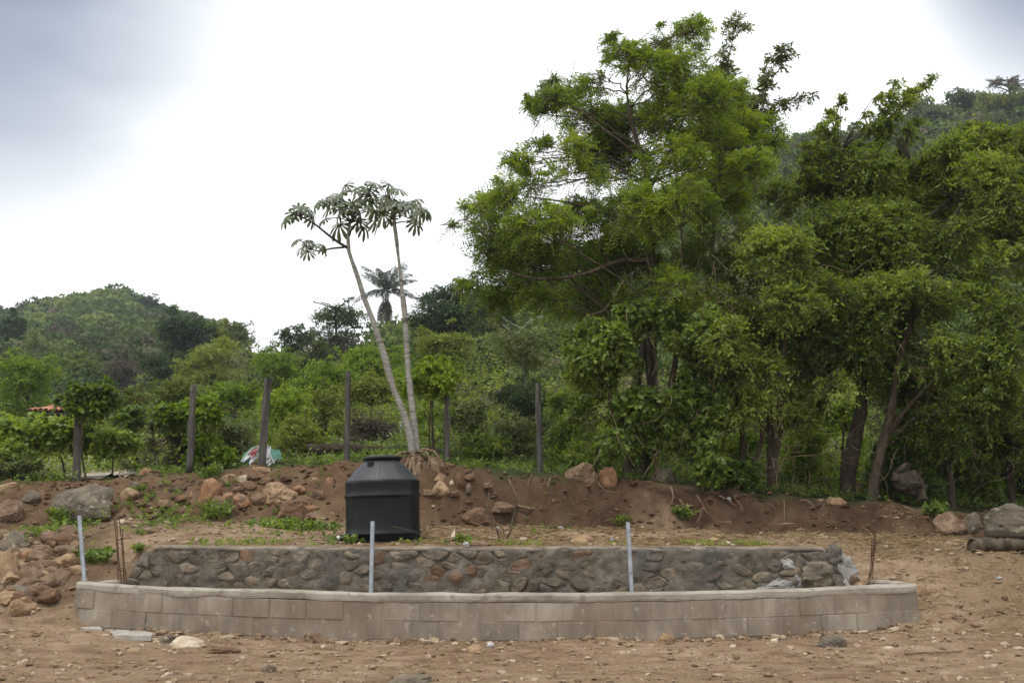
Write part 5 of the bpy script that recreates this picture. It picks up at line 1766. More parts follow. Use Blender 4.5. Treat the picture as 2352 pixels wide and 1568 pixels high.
BUSH = [
 (205, 925, 66, 44, 17.45, 'leaf_vine', 'leafy vine mound on top of the leftmost fence post', dict(skirt=False, style='heart', lf=1.0)),
 (150, 1000, 92, 46, 18.4, 'leaf_vine', 'vine-covered bush in front of the tiled hut', dict(skirt=False, gap=-.25, style='heart', lf=1.0, dens=1.1)),
 (40, 1010, 80, 66, 18.2, 'leaf_vine', 'broad vine thicket at the left edge of the bank', dict(style='heart', lf=1.0)),
 (255, 1020, 60, 40, 18.3, 'leaf_vine', 'vine leaves hanging right of the leftmost post', dict(skirt=False, gap=-.25, style='heart', lf=1.0, dens=.8)),
 (30, 1080, 66, 34, 17.7, 'leaf_grey', 'low weedy bush behind the flat tan boulder', dict(dens=.8, skirt=False)),
 (350, 965, 76, 42, 19.2, 'leaf_vine', 'vine-clad bush midway between the first two posts', dict(skirt=False, gap=-.25, style='heart', lf=1.0)),
 (470, 945, 60, 36, 19.0, 'leaf_bright', 'bright vine bush behind the second fence post', dict(style='heart', lf=1.0)),
 (360, 1035, 70, 40, 21, 'leaf_grey', 'dull green shrub at the end of the pale track', {}),
 (405, 900, 66, 36, 30, 'leaf_olive', 'yellow-green shrub above the first two posts', {}),
 (300, 925, 56, 34, 28, 'leaf_olive', 'olive shrub beyond the vine-clad bush', {}),
 (520, 1000, 80, 56, 20.5, 'leaf_grey', 'grey-green shrub between the second and third posts', dict(dens=1.1)),
 (420, 1030, 46, 42, 19.6, 'leaf_dry', 'dry brownish shrub hung on wire, left of the second post', dict(dens=.8, lf=.8)),
 (540, 910, 66, 44, 25, 'leaf_bright', 'bright shrub behind and left of the leaning squared post', {}),
 (660, 935, 66, 50, 23, 'leaf_bright', 'bright shrub just right of the leaning squared post', {}),
 (700, 1000, 70, 52, 20.5, 'leaf_olive', 'twiggy olive shrub between the third and fourth posts', dict(dens=.8)),
 (740, 930, 60, 40, 26, 'leaf_olive', 'olive shrub behind the fourth post', {}),
 (850, 900, 70, 34, 27, 'leaf_olive', 'dense shrub behind the leaning cecropia trunk', dict(skirt=False)),
 (860, 985, 60, 26, 22.5, 'leaf_dry', 'brownish dry shrub on the mound behind the tank', dict(dens=.8, lf=.8)),
 (990, 880, 62, 56, 17.95, 'leaf_bright', 'young leafy bush growing round the cecropia trunks', dict(skirt=False, gap=-.05, style='heart', lf=.9, dens=.8)),
 (1000, 850, 60, 36, 18.8, 'leaf_bright', 'flat layered bush leaves between the cecropia and the fifth post', dict(style='alt', lf=1.0, dens=.6)),
 (1085, 960, 66, 44, 21, 'leaf_grey', 'grey-green shrub right of the fifth post', {}),
 (1100, 1030, 62, 34, 19.2, 'leaf_vine', 'light green weeds behind the broken short post', dict(dens=.9)),
 (1180, 1000, 52, 46, 20, 'leaf_grey', 'shrub left of the sixth post', {}),
 (1200, 920, 66, 44, 24, 'leaf_dark', 'dark shrub behind the sixth post', {}),
 (1310, 950, 66, 66, 20.5, 'leaf_vine', 'tall shrub between the sixth post and the forked trunk', dict(dens=.9)),
 (1320, 1045, 60, 28, 19.4, 'leaf_bright', 'bright weeds behind the wide brown boulder', dict(dens=.8)),
 (1385, 800, 92, 80, 17.2, 'leaf_vine', 'vine-draped shrub with broad leaves under the left limb of the tallest tree', dict(style='heart', lf=1.0, gap=-.15, dens=.75)),
 (1500, 745, 84, 70, 17.2, 'leaf_vine', 'highest vine shrub in front of the tallest tree, pale young leaves on top', dict(style='heart', lf=1.0, gap=-.15, dens=.75)),
 (1600, 790, 90, 84, 17.1, 'leaf_vine', 'broad-leaved vine shrub right of the tallest tree', dict(style='heart', lf=1.0, gap=-.15, dens=.75)),
 (1625, 890, 70, 60, 17.1, 'leaf_vine', 'hanging vine shrub beside the forked trunk', dict(style='heart', lf=1.0, gap=-.1, dens=.6)),
 (1365, 880, 58, 50, 17.4, 'leaf_small', 'small-leaved shrub left of the forked trunk', dict(gap=-.3)),
 (1660, 960, 66, 60, 17.1, 'leaf_vine', 'lower vine shrub left of the twin pale trunk', dict(style='heart', lf=1.0, gap=-.1, dens=.6)),
 (1620, 1050, 44, 36, 17.3, 'leaf_vine', 'low vine leaves above the dark slab of rock', dict(style='heart', lf=1.0, gap=-.2, dens=.8)),
 (1700, 1090, 44, 40, 17.3, 'leaf_vine', 'vine leaves trailing over the bank left of the twin pale trunk', dict(style='heart', lf=.95, gap=-.2, dens=.8)),
 (1850, 1030, 66, 56, 19.6, 'leaf_bright', 'sunlit bush between the twin pale trunk and the dark trunk', dict(dens=1.1)),
 (1930, 960, 56, 46, 21, 'leaf_bright', 'bright bush behind the dark trunk', {}),
 (1700, 1030, 52, 40, 21, 'leaf_bright', 'bright bush seen low behind the vine shrubs', {}),
 (2060, 1060, 60, 60, 18.2, 'leaf_vine', 'broad-leaved bush right of the leaning tan trunk', dict(style='heart', lf=.95)),
 (2150, 1030, 66, 50, 19.2, 'leaf_grey', 'pale green ferny bush above the rotten stump', dict(dens=1.1)),
 (2240, 1090, 60, 46, 19, 'leaf_vine', 'shaded bush behind the right fence post', dict(style='heart', lf=.95, dens=.8)),
 (2330, 1110, 60, 56, 20, 'leaf_dark', 'dark bush in deep shade behind the huge grey boulder', {}),
 (2200, 960, 90, 60, 22, 'leaf_small', 'small-leaved shrub on the slope behind the leaning tan trunk', {}),
 (2420, 1080, 80, 80, 19, 'leaf_dark', 'dark shrub mostly beyond the right edge', {}),
 (1760, 900, 60, 56, 24, 'leaf_grey', 'grey-green shrub deep behind the twin pale trunk', {}),
 (2040, 900, 70, 56, 25, 'leaf_grey', 'grey-green shrub deep behind the dark trunk', {}),
 (1470, 990, 56, 46, 22, 'leaf_grey', 'shaded shrub behind the forked trunk', {}),
]
for k, (u, v, ru, rv, Y, leaf, lab, ex) in enumerate(BUSH):
    backtree(u, v, ru, rv, Y, leaf, lab, 200 + k, name='bush', cat='bush', **{**dict(group='bushes along and behind the fence', n=10, bark='bark_tan', shell=.35), **ex})

# ------------------------------------------------------------------ far woods on both hills, one mass each
def woods(name, label, n, xr, yr, keep, seed, leaf, size, m=160, nb=7, lk=.0046, bias=.5):
    r = np.random.default_rng(seed)
    x = r.uniform(*xr, n * 8); y = yr[0] + (yr[1] - yr[0]) * np.sqrt(r.uniform(0, 1, n * 8))
    ok = keep(x, y)
    x, y = x[ok][:n], y[ok][:n]
    z = ground(x, y)
    q = size * r.uniform(.3, 1.0, len(x)) ** 1.3 * 1.35
    C = np.stack([x, y, z + q * .55], -1)
    ctr = np.repeat(C, nb, 0)
    off = norm(r.normal(size=(len(ctr), 3)) + np.array([0, 0, .3])) * np.repeat(q, nb)[:, None] * r.uniform(.35, .8, (len(ctr), 1)) * np.array([1.1, 1.1, .55])
    ctr = ctr + off
    rq = np.repeat(q, nb) * r.uniform(.28, .50, len(ctr))
    mm = m // nb
    k = np.repeat(np.arange(len(ctr)), mm)
    d = norm(r.normal(size=(len(k), 3)) + np.array([0, -.25, .45]))
    p = ctr[k] + d * rq[k][:, None] * np.array([1, 1, .7]) * r.uniform(.75, 1, (len(k), 1))
    patch = bias + .45 * fbm(np.stack([x * .022, y * .03, 0 * x + seed], -1), 3) + r.normal(0, .22, len(x))
    tn = np.repeat(np.repeat(patch, nb), mm) + r.normal(0, .06, len(k))
    ln = np.clip(np.linalg.norm(p[:, :2], axis=1) * lk, .14, 1.1) * r.uniform(.5, 1.3, len(k))
    w = norm(np.cross(d, r.normal(size=d.shape)))              # small three-cornered tufts lying on the crown surface
    w2 = norm(np.cross(d, w) + .5 * d)
    V = np.stack([p - w * ln[:, None] * .5, p + w * ln[:, None] * .5, p + w2 * ln[:, None] * .9], 1).reshape(-1, 3)
    o = Geo().add(V, np.arange(len(V)).reshape(-1, 3), np.repeat(np.clip(tn, 0, 1), 3)).build(name, leaf)
    return tag(o, label, 'woods', kind='stuff')


M['leaf_wood'] = mat_leaf('leaf_woods', [(.15, .13, .095), (.10, .11, .06), (.05, .08, .03), (.08, .12, .038), (.12, .165, .05), (.17, .21, .065)], .2, .85, .05)
woods('hillside_woods', 'mixed green and dry grey woods covering the hill on the left', 2300, (-160, 12), (62, 262), lambda x, y: (x / y < -.285) & (x / y > -.64) & (ground(x, y) < 70), 61, M['leaf_wood'], 3.2)
woods('hillside_woods', 'green woods covering the steep hill on the right', 1500, (-20, 130), (46, 160), lambda x, y: (x / y > -.14) & (x / y < .68), 62, M['leaf_wood'], 2.2, 126, bias=.62)
woods('hillside_woods', 'low scrub on the near slope between the fence and the hills', 900, (-42, 44), (25, 64), lambda x, y: (np.abs(x / y) < .66) & ~((x / y > -.19) & (x / y < -.09) & (y < 27)), 63, M['leaf_wood'], .8, 120, bias=.75)

# ------------------------------------------------------------------ weeds and grass
def weeds(name, label, n, xs, ys, keep, seed, leaf, ln, wd, hgt, m=6):
    r = np.random.default_rng(seed)
    x = r.uniform(*xs, n * 8); y = r.uniform(*ys, n * 8)
    ok = keep(x, y, r)
    x, y = x[ok][:n], y[ok][:n]
    b = np.stack([x, y, ground(x, y)], -1)
    d = norm(np.stack([r.normal(0, .55, len(x)), r.normal(0, .55, len(x)), np.ones(len(x))], -1))
    V, F, t = twig_leaves(r, b, d, hgt * r.uniform(.4, 1.4, len(x)), m, ln, wd, 'alt', .3)
    g = Geo().add(V, F, t)
    return tag(g.build(name, M[leaf]), label, 'weeds', kind='stuff')


def clear(x, y):
    uq = 1176 + FPX * x / y * 1.012
    return ~((np.abs(x + 4.85) < .95) & (y > 17.2) & (y < 18.9)) & ~((uq > 150) & (uq < 318) & (y > 17.5) & (y < 22))


def open_slope(x, y):
    uq = 1176 + FPX * x / y * 1.012
    return ~((uq > 770) & (uq < 950) & (y > 18.6) & (y < 26))


def top_y(x, y):
    return np.interp(1176 + FPX * x / y * 1.012, U_TOP, Y_TOP)


def base_y(x, y):
    return np.interp(1176 + FPX * x / y * 1.012, U_BASE, Y_BASE)


nf = lambda x, y, f, s: fbm(np.stack([x * f, y * f, 0 * x + s], -1), 3)
weeds('undergrowth', 'low green weeds covering the ground along the fence', 9000, (-10, 10.5), (17.2, 24), lambda x, y, r: clear(x, y) & (y > top_y(x, y) + .1 + .3 * nf(x, y, 1.3, 2)) & (nf(x, y, .8, 3) > -.5), 71, 'leaf_vine', .055, .03, .22)
weeds('undergrowth', 'rough grey-green growth on the slope behind the fence', 8000, (-14, 16), (19, 36), lambda x, y, r: clear(x, y) & (nf(x, y, .5, 5) > -.45), 72, 'leaf_grey', .09, .045, .42)
weeds('undergrowth', 'waist-high bushy growth filling the slope between the bushes', 4200, (-15, 17), (18.6, 40), lambda x, y, r: clear(x, y) & open_slope(x, y) & (nf(x, y, .45, 15) > -.35), 77, 'leaf_bright', .10, .055, .85)
weeds('undergrowth', 'taller grey-green and olive growth closing the gaps behind the fence', 2600, (-18, 18), (21, 46), lambda x, y, r: open_slope(x, y) & (nf(x, y, .4, 25) > -.2), 78, 'leaf_olive', .14, .07, 1.5, 9)
weeds('grass', 'small green weeds on the terrace and the earth bank', 260, (-6.6, 1.2), (13.0, 17.6), lambda x, y, r: (y < top_y(x, y) + .3) & (nf(x, y, 1.1, 9) > .25), 73, 'leaf_vine', .05, .03, .10)
weeds('grass', 'thick patch of green weeds on the slope left of the tank', 230, (-4.4, -2.2), (14.6, 15.8), lambda x, y, r: (((x + 3.35) / .6) ** 2 + ((y - 15.1) / .35) ** 2 < 1 + .5 * r.normal(size=len(x))), 74, 'leaf_vine', .07, .045, .16)
weeds('grass', 'weeds tucked among the boulders at the left', 420, (-9, -4.6), (13.4, 17), lambda x, y, r: (nf(x, y, 1.2, 12) > .1), 75, 'leaf_vine', .055, .035, .14)
weeds('grass', 'short yellow-green tufts along the wall top', 280, (-4.4, 3.8), (12.98, 13.5), lambda x, y, r: (nf(x, y, 1.6, 14) > .05), 76, 'leaf_bright', .05, .012, .06)

# ------------------------------------------------------------------ straw, chaff, pebbles, clods
def litter(name, label, n, xs, ys, keep, seed, lo, hi, w):
    r = np.random.default_rng(seed)
    x = r.uniform(*xs, n * 6); y = r.uniform(*ys, n * 6)
    ok = keep(x, y, r)
    x, y = x[ok][:n], y[ok][:n]
    b = np.stack([x, y, ground(x, y, True) + .012], -1)
    az = r.uniform(0, 6.28, len(x))
    d = np.stack([np.cos(az), np.sin(az) * .8, r.normal(.06, .16, len(x))], -1)
    V, F, t = leaf_cards(b, d, np.array([0, 0, 1.0]) + .4 * r.normal(size=b.shape), r.uniform(lo, hi, len(x)) * r.uniform(.3, 1, len(x)), w, r.uniform(0, 1, len(x)), .3)
    return tag(Geo().add(V, F, t).build(name, M['straw']), label, 'straw', kind='stuff')


litter('straw', 'dry straw scattered over the terrace behind the stone wall', 5200, (-2, 7), (13.0, 16.6), lambda x, y, r: (y < base_y(x, y) + .2) & (nf(x, y, .8, 3) > -.35), 81, .08, .34, .009)
litter('straw', 'dry chaff over the slope right of the block wall', 6500, (4.3, 9.5), (8.5, 16.4), lambda x, y, r: (y < base_y(x, y) + .2) & (x > 4.45 + (y < 11.4) * .3) & (nf(x, y, .7, 6) > -.45), 82, .05, .26, .009)
litter('straw', 'bits of straw and chaff on the bare dirt and the left slope', 2600, (-8, 8), (8.2, 16), lambda x, y, r: ((y < 10.8) | (x < -4.9)) & (nf(x, y, .7, 8) > -.2), 83, .03, .14, .008)


def pebbles(name, label, n, xs, ys, keep, seed, mat, lo, hi):
    r = np.random.default_rng(seed)
    x = r.uniform(*xs, n * 6); y = r.uniform(*ys, n * 6)
    ok = keep(x, y, r)
    x, y = x[ok][:n], y[ok][:n]
    s = lo + (hi - lo) * r.random(len(x)) ** 3.2
    b = np.stack([x, y, ground(x, y, True) + s * .12], -1)
    Vi, Fi = ICO[1]
    K = len(Vi)
    W = Vi[None] * (1 + .28 * r.normal(size=(len(x), K, 1)))
    a = r.uniform(0, 6.28, len(x))
    ca, sa = np.cos(a)[:, None], np.sin(a)[:, None]
    W = W * np.stack([r.uniform(.8, 1.5, len(x)), r.uniform(.6, 1.1, len(x)), r.uniform(.35, .7, len(x))], -1)[:, None]
    W = np.stack([W[..., 0] * ca - W[..., 1] * sa, W[..., 0] * sa + W[..., 1] * ca, W[..., 2]], -1)
    V = b[:, None] + W * s[:, None, None] * .5
    F = (np.arange(len(x))[:, None, None] * K + Fi[None]).reshape(-1, 3)
    return tag(Geo().add(V.reshape(-1, 3), F, np.repeat(r.random(len(x)), K)).build(name, mat), label, 'pebbles', kind='stuff')


def mat_tint(name, cols):
    m, nt, L = nodes_of(name)
    out = nt.new("ShaderNodeOutputMaterial")
    bs = nt.new("ShaderNodeBsdfPrincipled")
    bs.inputs['Roughness'].default_value = .95
    bs.inputs['Specular IOR Level'].default_value = .1
    at = nt.new("ShaderNodeAttribute"); at.attribute_name = 'tint'
    rp = ramp(nt, cols, 0, 1)
    L.new(at.outputs['Fac'], rp.inputs[0]); L.new(rp.outputs[0], bs.inputs['Base Color'])
    L.new(bs.outputs[0], out.inputs[0])
    return m


M['pebble'] = mat_tint('pebble', [(.12, .08, .05), (.22, .15, .095), (.30, .22, .145), (.42, .34, .25)])
M['clod'] = mat_tint('clod', [(.075, .044, .027), (.12, .073, .045), (.17, .105, .065)])
pebbles('pebbles', 'pebbles and crumbs of dirt strewn over the yard', 4200, (-8, 8), (7.6, 11.2), lambda x, y, r: (y < y_front(x) - .05) | (np.abs(x) > 4.9), 91, M['pebble'], .012, .075)
pebbles('pebbles', 'small stones and clods on the terrace and the side slopes', 3600, (-9, 9), (11.4, 16.4), lambda x, y, r: ((y > 13.05) | (x < -4.95) | (x > 4.6)) & (y < base_y(x, y) + .3), 92, M['pebble'], .015, .10)
pebbles('clods', 'clods of dark earth sticking out of the cut bank', 2600, (-8, 9.5), (15, 17.7), lambda x, y, r: (y > base_y(x, y) - .25) & (y < top_y(x, y) + .15), 93, M['clod'], .012, .12)
pebbles('clods', 'crumbled earth along the foot of the block wall', 800, (-4.9, 4.7), (10.5, 11.4), lambda x, y, r: (y < y_front(x) - .01) & (y > y_front(x) - .32 * r.random(len(x)) ** 2), 94, M['pebble'], .015, .11)
# ------------------------------------------------------------------ roots, sticks, saplings, vines
r = np.random.default_rng(99)


def stick(name, label, cat, pts, rad, mat='root', group=None, lift=.0, on_ground=True, seed=0):
    """thin crooked stick or root; pts are (u, v) on the land, or (u, v, Y) in the air"""
    W = []
    for p in pts:
        if len(p) == 2:
            q = hit(*p); q = q + np.array([0, -.03, .012 + lift])
        else:
            q = P(*p)
        W.append(q)
    n = 8 * len(W)
    sp = smooth_path(W, n)
    sp[1:-1] += np.random.default_rng(seed).normal(0, rad * (.25 if rad < .05 else .07), (n - 2, 3))
    o = Geo().add(*tube(sp, np.linspace(rad, rad * .4, n), 6)).build(name, M[mat], None, smooth=True, origin=sp[0])
    return tag(o, label, cat, group)


stick('root', 'pale crooked root lying at the foot of the bank behind the bare sapling', 'root', [(1190, 1168), (1210, 1169), (1236, 1175)], .035, seed=1)
stick('driftwood', 'knobbly brown root lying along the bank left of the split boulder', 'root', [(388, 1130), (420, 1124), (450, 1114), (470, 1107)], .06, 'bark_tan', seed=2)
stick('stick', 'pale broken stick on the slope below the big domed boulder', 'stick', [(273, 1190), (285, 1178), (296, 1168)], .035, seed=3)
stick('stick', 'short split piece of wood on the slope under the driftwood root', 'stick', [(355, 1190), (364, 1178), (370, 1170)], .035, seed=4)
stick('stick', 'thin bent twig standing up on the left slope', 'stick', [(383, 1203), (392, 1190), (408, 1168)], .009, seed=5)
stick('stick', 'split white splinter of wood standing by the wall top right of the tank', 'stick', [(1040, 1244), (1044, 1230)], .03, 'rock_pale', lift=.05, seed=6)
stick('stick', 'long thin stick leaning against the right side of the tank', 'stick', [(903, 1208, 13.45), (935, 1216, 13.45), (966, 1226, 13.6)], .008, 'bark_tan', seed=7)
stick('stick', 'long stick on the ground at the right corner of the block wall', 'stick', [(2040, 1440), (2075, 1430), (2120, 1424)], .014, seed=8)
stick('stick', 'long pale stick lying on the dirt, front right', 'stick', [(2075, 1502), (2140, 1500), (2208, 1496)], .013, seed=9)
stick('stick', 'short pale stick lying alone on the dirt, front left', 'stick', [(378, 1556), (388, 1550), (398, 1546)], .02, 'rock_pale', seed=10)
stick('stick', 'stick leaning in the corner by the right rebar', 'stick', [(1986, 1344, 12.3), (1998, 1330, 12.35), (2006, 1318, 12.4)], .016, seed=11)
stick('stick', 'dry stalk on the ground in front of the right-hand log', 'stick', [(2200, 1262), (2222, 1250)], .014, seed=12)
stick('root', 'light forked root exposed on the terrace right of the bare sapling', 'root', [(1243, 1226), (1250, 1214), (1262, 1208), (1272, 1216)], .022, seed=13)
stick('log', 'weathered log lying on the ground at the right edge, in front of the huge boulder', 'log', [(2228, 1266), (2290, 1262), (2360, 1264), (2440, 1270)], .12, 'bark_tan', lift=.05, seed=14)
stick('log', 'second log half hidden behind the weathered one at the right edge', 'log', [(2262, 1240), (2320, 1238), (2400, 1242)], .09, 'bark_dark', lift=.04, seed=15)
stick('log', 'dark rotten trunk lying in the weeds behind the fence, beyond the tank', 'log', [(708, 1034, 19.6), (780, 1030, 19.7), (860, 1033, 19.8), (960, 1032, 19.8), (1074, 1046, 19.6)], .14, 'bark_dark', seed=16)
# hanging roots on the cut bank
ROOTS = [(1125, 1108, 1122, 1150), (1168, 1100, 1190, 1150), (1222, 1092, 1221, 1128), (1265, 1100, 1259, 1126), (1372, 1110, 1420, 1138), (1600, 1140, 1622, 1180), (1560, 1150, 1585, 1196), (1612, 1170, 1596, 1208), (1614, 1168, 1640, 1196),
         (1650, 1140, 1690, 1166), (1686, 1146, 1706, 1178), (1762, 1160, 1782, 1172), (1836, 1150, 1870, 1168), (1890, 1186, 1925, 1212), (1800, 1150, 1800, 1200), (1540, 1120, 1542, 1160), (1480, 1130, 1500, 1170)]
for k, (u0, v0, u1, v1) in enumerate(ROOTS):
    um, vm = (u0 + u1) / 2 + r.normal(0, 5), (v0 + v1) / 2 + r.normal(0, 4)
    stick('root', 'thin pale root hanging down the cut earth bank', 'root', [(u0, v0), (um, vm), (u1, v1)], .011 if k % 3 else .017, group='roots hanging from the cut earth bank', seed=50 + k)

# bare sapling at the wall
sb = hit(1150, 1246)
sp = thing('sapling', 'leafless forked sapling at the top of the stone wall', 'sapling', sb)
for pts, rad in (([(1152, 1252), (1140, 1215), (1128, 1180), (1119, 1160), (1130, 1135), (1141, 1118)], .013), ([(1153, 1252), (1170, 1225), (1178, 1190), (1186, 1160), (1181, 1130), (1172, 1118)], .012),
                 ([(1152, 1250), (1158, 1228), (1150, 1206), (1135, 1196), (1108, 1180)], .008), ([(1166, 1230), (1176, 1215), (1196, 1196)], .007), ([(1154, 1248), (1148, 1222), (1134, 1205), (1118, 1198)], .007)):
    W = [P(u, v, sb[1] + .02 * i) for i, (u, v) in enumerate(pts)]
    Geo().add(*tube(smooth_path(W, 18), np.linspace(rad, rad * .35, 18), 5)).build('stem', M['bark_tan'], sp, smooth=True)

# small leafy weeds that can be told apart
for k, (u, v, h, lab) in enumerate(((500, 1192, 60, 'tall broad-leaved weed below the split reddish boulder'), (318, 1130, 26, 'bright leafy weed right of the flat-topped tan stone'), (138, 1196, 40, 'green weed at the foot of the big domed boulder'),
                                    (1568, 1190, 34, 'green weed on the dark bank left of the middle roots'), (1430, 1205, 26, 'small weed on the bank by the leaning steel pipe'), (2150, 1180, 36, 'weed on the bank right of the stump'),
                                    (480, 1100, 46, 'leafy weed at the foot of the second fence post'), (642, 1180, 24, 'thin yellow-green weed beside the smooth tan boulder'), (812, 1245, 20, 'tuft of weeds at the front of the tank'), (1060, 1246, 26, 'tuft of weeds by the white splinter'),
                                    (225, 1290, 44, 'green weed on the slope between the pipe and the left rebar'), (312, 1336, 18, 'small weed in the rear left corner of the basin'))):
    q = hit(u, v + (0 if k != 11 else -8))
    rr_ = np.random.default_rng(700 + k)
    root = thing('weed', lab, 'weed', q)
    n = 22 if h > 30 else 14
    hm = h * q[1] / FPX
    d = norm(np.stack([rr_.normal(0, .6, n), rr_.normal(0, .5, n), np.ones(n)], -1))
    b = q + rr_.normal(0, .10, (n, 3)) * np.array([1.2, .8, 0]) * max(hm, .15) * 2
    V, F, t = twig_leaves(rr_, b, d, hm * rr_.uniform(.6, 1.1, n), 8, .085 if h > 30 else .06, .055 if h > 30 else .035, 'alt', .25)
    Geo().add(V, F, t).build('leaves', M['leaf_vine'], root)
    g = Geo()
    for i in range(n):
        g.add(*tube(np.array([b[i] - np.array([0, 0, .03]), b[i] + d[i] * hm * .9]), [.006, .003], 4))
    g.build('stems', M['leaf_olive'], root)

# tangled bare vines hanging in the right-hand trees
g = Geo()
for k in range(190):
    u, v = r.uniform(1380, 2330), r.uniform(560, 1060)
    Y = r.uniform(16.5, 17.5)
    L_ = r.uniform(40, 170)
    pts = [P(u, v, Y)]
    a = r.uniform(-.9, .9)
    for i in range(5):
        u += L_ / 5 * math.sin(a) * 1.2; v += L_ / 5 * math.cos(a)
        a += r.normal(0, .55)
        pts.append(P(u, v, Y + r.normal(0, .12)))
    w = r.uniform(.003, .0075)
    g.add(*tube(smooth_path(pts, 22), np.linspace(w, w * .6, 22), 4))
tag(g.build('bare_vines', M['root'], None, smooth=True), 'tangle of thin bare vines hanging in the trees and shrubs along the bank', 'vines', kind='stuff')

# rotten stump
q = hit(2088, 1158)
st = thing('tree_stump', 'rotten tilted stump with peeling bark in the shade right of the leaning tan trunk', 'stump', q)
a, b = P(2120, 1150, q[1] - .1), P(2066, 1080, q[1] + .2)
n = 14
pth = smooth_path([a, (a + b) / 2 + np.array([.05, 0, .03]), b], n)
V, F = tube(pth, np.linspace(.09, .20, n) * (1 + .15 * r.normal(size=n)), 12)
V += .07 * fbm(V * 4, 4)[:, None] * norm(r.normal(size=V.shape) * .3 + np.array([1, -1, .5]))
Geo().add(V, F).build('trunk', M['bark_tan'], st)
V, F = rock_geo((.5, .4, .36), 812, 3, 5, .25)
Geo().add(V + P(2080, 1110, q[1] - .15), F).build('bark', M['bark_dark'], st)

# ------------------------------------------------------------------ rubbish
def crumple(u, v, w, h, mat, name, label, cat, seed, Y=None, parent=None, amt=.3):
    q = hit(u, v + h * .4)
    Y = q[1] if Y is None else Y
    s = Y / FPX
    V, F = ICO[3]
    V = V * (1 + amt * fbm(V * 2.1 + seed * 5.7, 4)[:, None])
    V = V * np.array([w, (w + h) / 2 * .8, h]) * s / 2
    c = P(u, v, Y)
    o = Geo().add(V + c, F).build(name, mat, parent, origin=None if parent else c)
    if not parent:
        tag(o, label, cat)
    return o


M['cloth_dull'] = mat_noise('cloth_dull', [(.06, .05, .045), (.12, .10, .09), (.18, .155, .14)], 5, bump=.3)
M['cloth_blue'] = mat_noise('cloth_blue', [(.14, .16, .19), (.24, .27, .31), (.34, .38, .42)], 5, rough=.6, bump=.2)
M['sheet_green'] = mat_noise('sheet_green', [(.03, .09, .075), (.06, .17, .135), (.12, .26, .21)], 4, rough=.5, bump=.1)
M['sheet_red'] = mat_noise('sheet_red', [(.20, .04, .05), (.32, .08, .09), (.4, .14, .15)], 4, rough=.5, bump=.1)
M['sheet_white'] = mat_noise('sheet_white', [(.26, .27, .27), (.42, .43, .44), (.62, .62, .62)], 4, rough=.5, bump=.15)
q = hit(488, 1080)
sk = thing('sack', 'old brown and blue-grey sack dumped between the second and third fence posts', 'sack', q)
crumple(484, 1052, 36, 46, M['cloth_dull'], 'sack_body', None, None, 1, q[1], sk, .22)
crumple(498, 1050, 30, 26, M['cloth_blue'], 'sack_flap', None, None, 2, q[1] - .12, sk, .3)
q = hit(590, 1075)
hp = thing('plastic_sheeting', 'crumpled green, white and red plastic sheeting heaped behind the leaning squared post', 'plastic sheet', q)


def sheet(pts, Y, mat, seed, name):
    """creased sheet spread between four picture corners"""
    n = 14
    A = [P(u, v, Y + d) for u, v, d in pts]
    s, t = np.meshgrid(np.linspace(0, 1, n), np.linspace(0, 1, n))
    s, t = s[..., None], t[..., None]
    V = A[0] * (1 - s) * (1 - t) + A[1] * s * (1 - t) + A[2] * s * t + A[3] * (1 - s) * t
    V = V + .09 * fbm(np.concatenate([s * 4, t * 4, 0 * s + seed], -1), 3)[..., None] * np.array([.3, 1, .8])
    i = (np.arange(n - 1)[:, None] * n + np.arange(n - 1)[None])
    F = np.stack([i, i + 1, i + n + 1, i + n], -1).reshape(-1, 4)
    Geo().add(V.reshape(-1, 3), F).build(name, mat, hp)


Yh = q[1] + .15
sheet([(553, 1048, 0), (578, 1028, .1), (586, 1060, -.1), (560, 1062, -.1)], Yh, M['sheet_green'], 1, 'green_sheet')
sheet([(560, 1050, -.05), (588, 1026, .0), (604, 1040, .0), (580, 1062, -.15)], Yh - .03, M['sheet_white'], 2, 'white_sheet')
sheet([(576, 1034, -.1), (590, 1030, -.1), (588, 1044, -.15), (574, 1044, -.15)], Yh - .08, M['sheet_red'], 3, 'red_sheet')
sheet([(604, 1032, -.1), (614, 1022, -.1), (630, 1060, -.2), (618, 1064, -.25)], Yh - .03, M['sheet_white'], 4, 'white_sheet')
sheet([(616, 1030, .1), (636, 1036, .1), (648, 1054, 0), (626, 1048, 0)], Yh, M['sheet_green'], 5, 'green_sheet')
for p_ in ([(553, 1060, Yh - .3), (580, 1030, Yh - .1), (606, 1022, Yh)], [(610, 1022, Yh - .2), (622, 1046, Yh - .3), (630, 1064, Yh - .35)]):
    Geo().add(*tube(smooth_path([P(*a) for a in p_], 10), .012, 6)).build('strap', M['sheet_white'], hp)
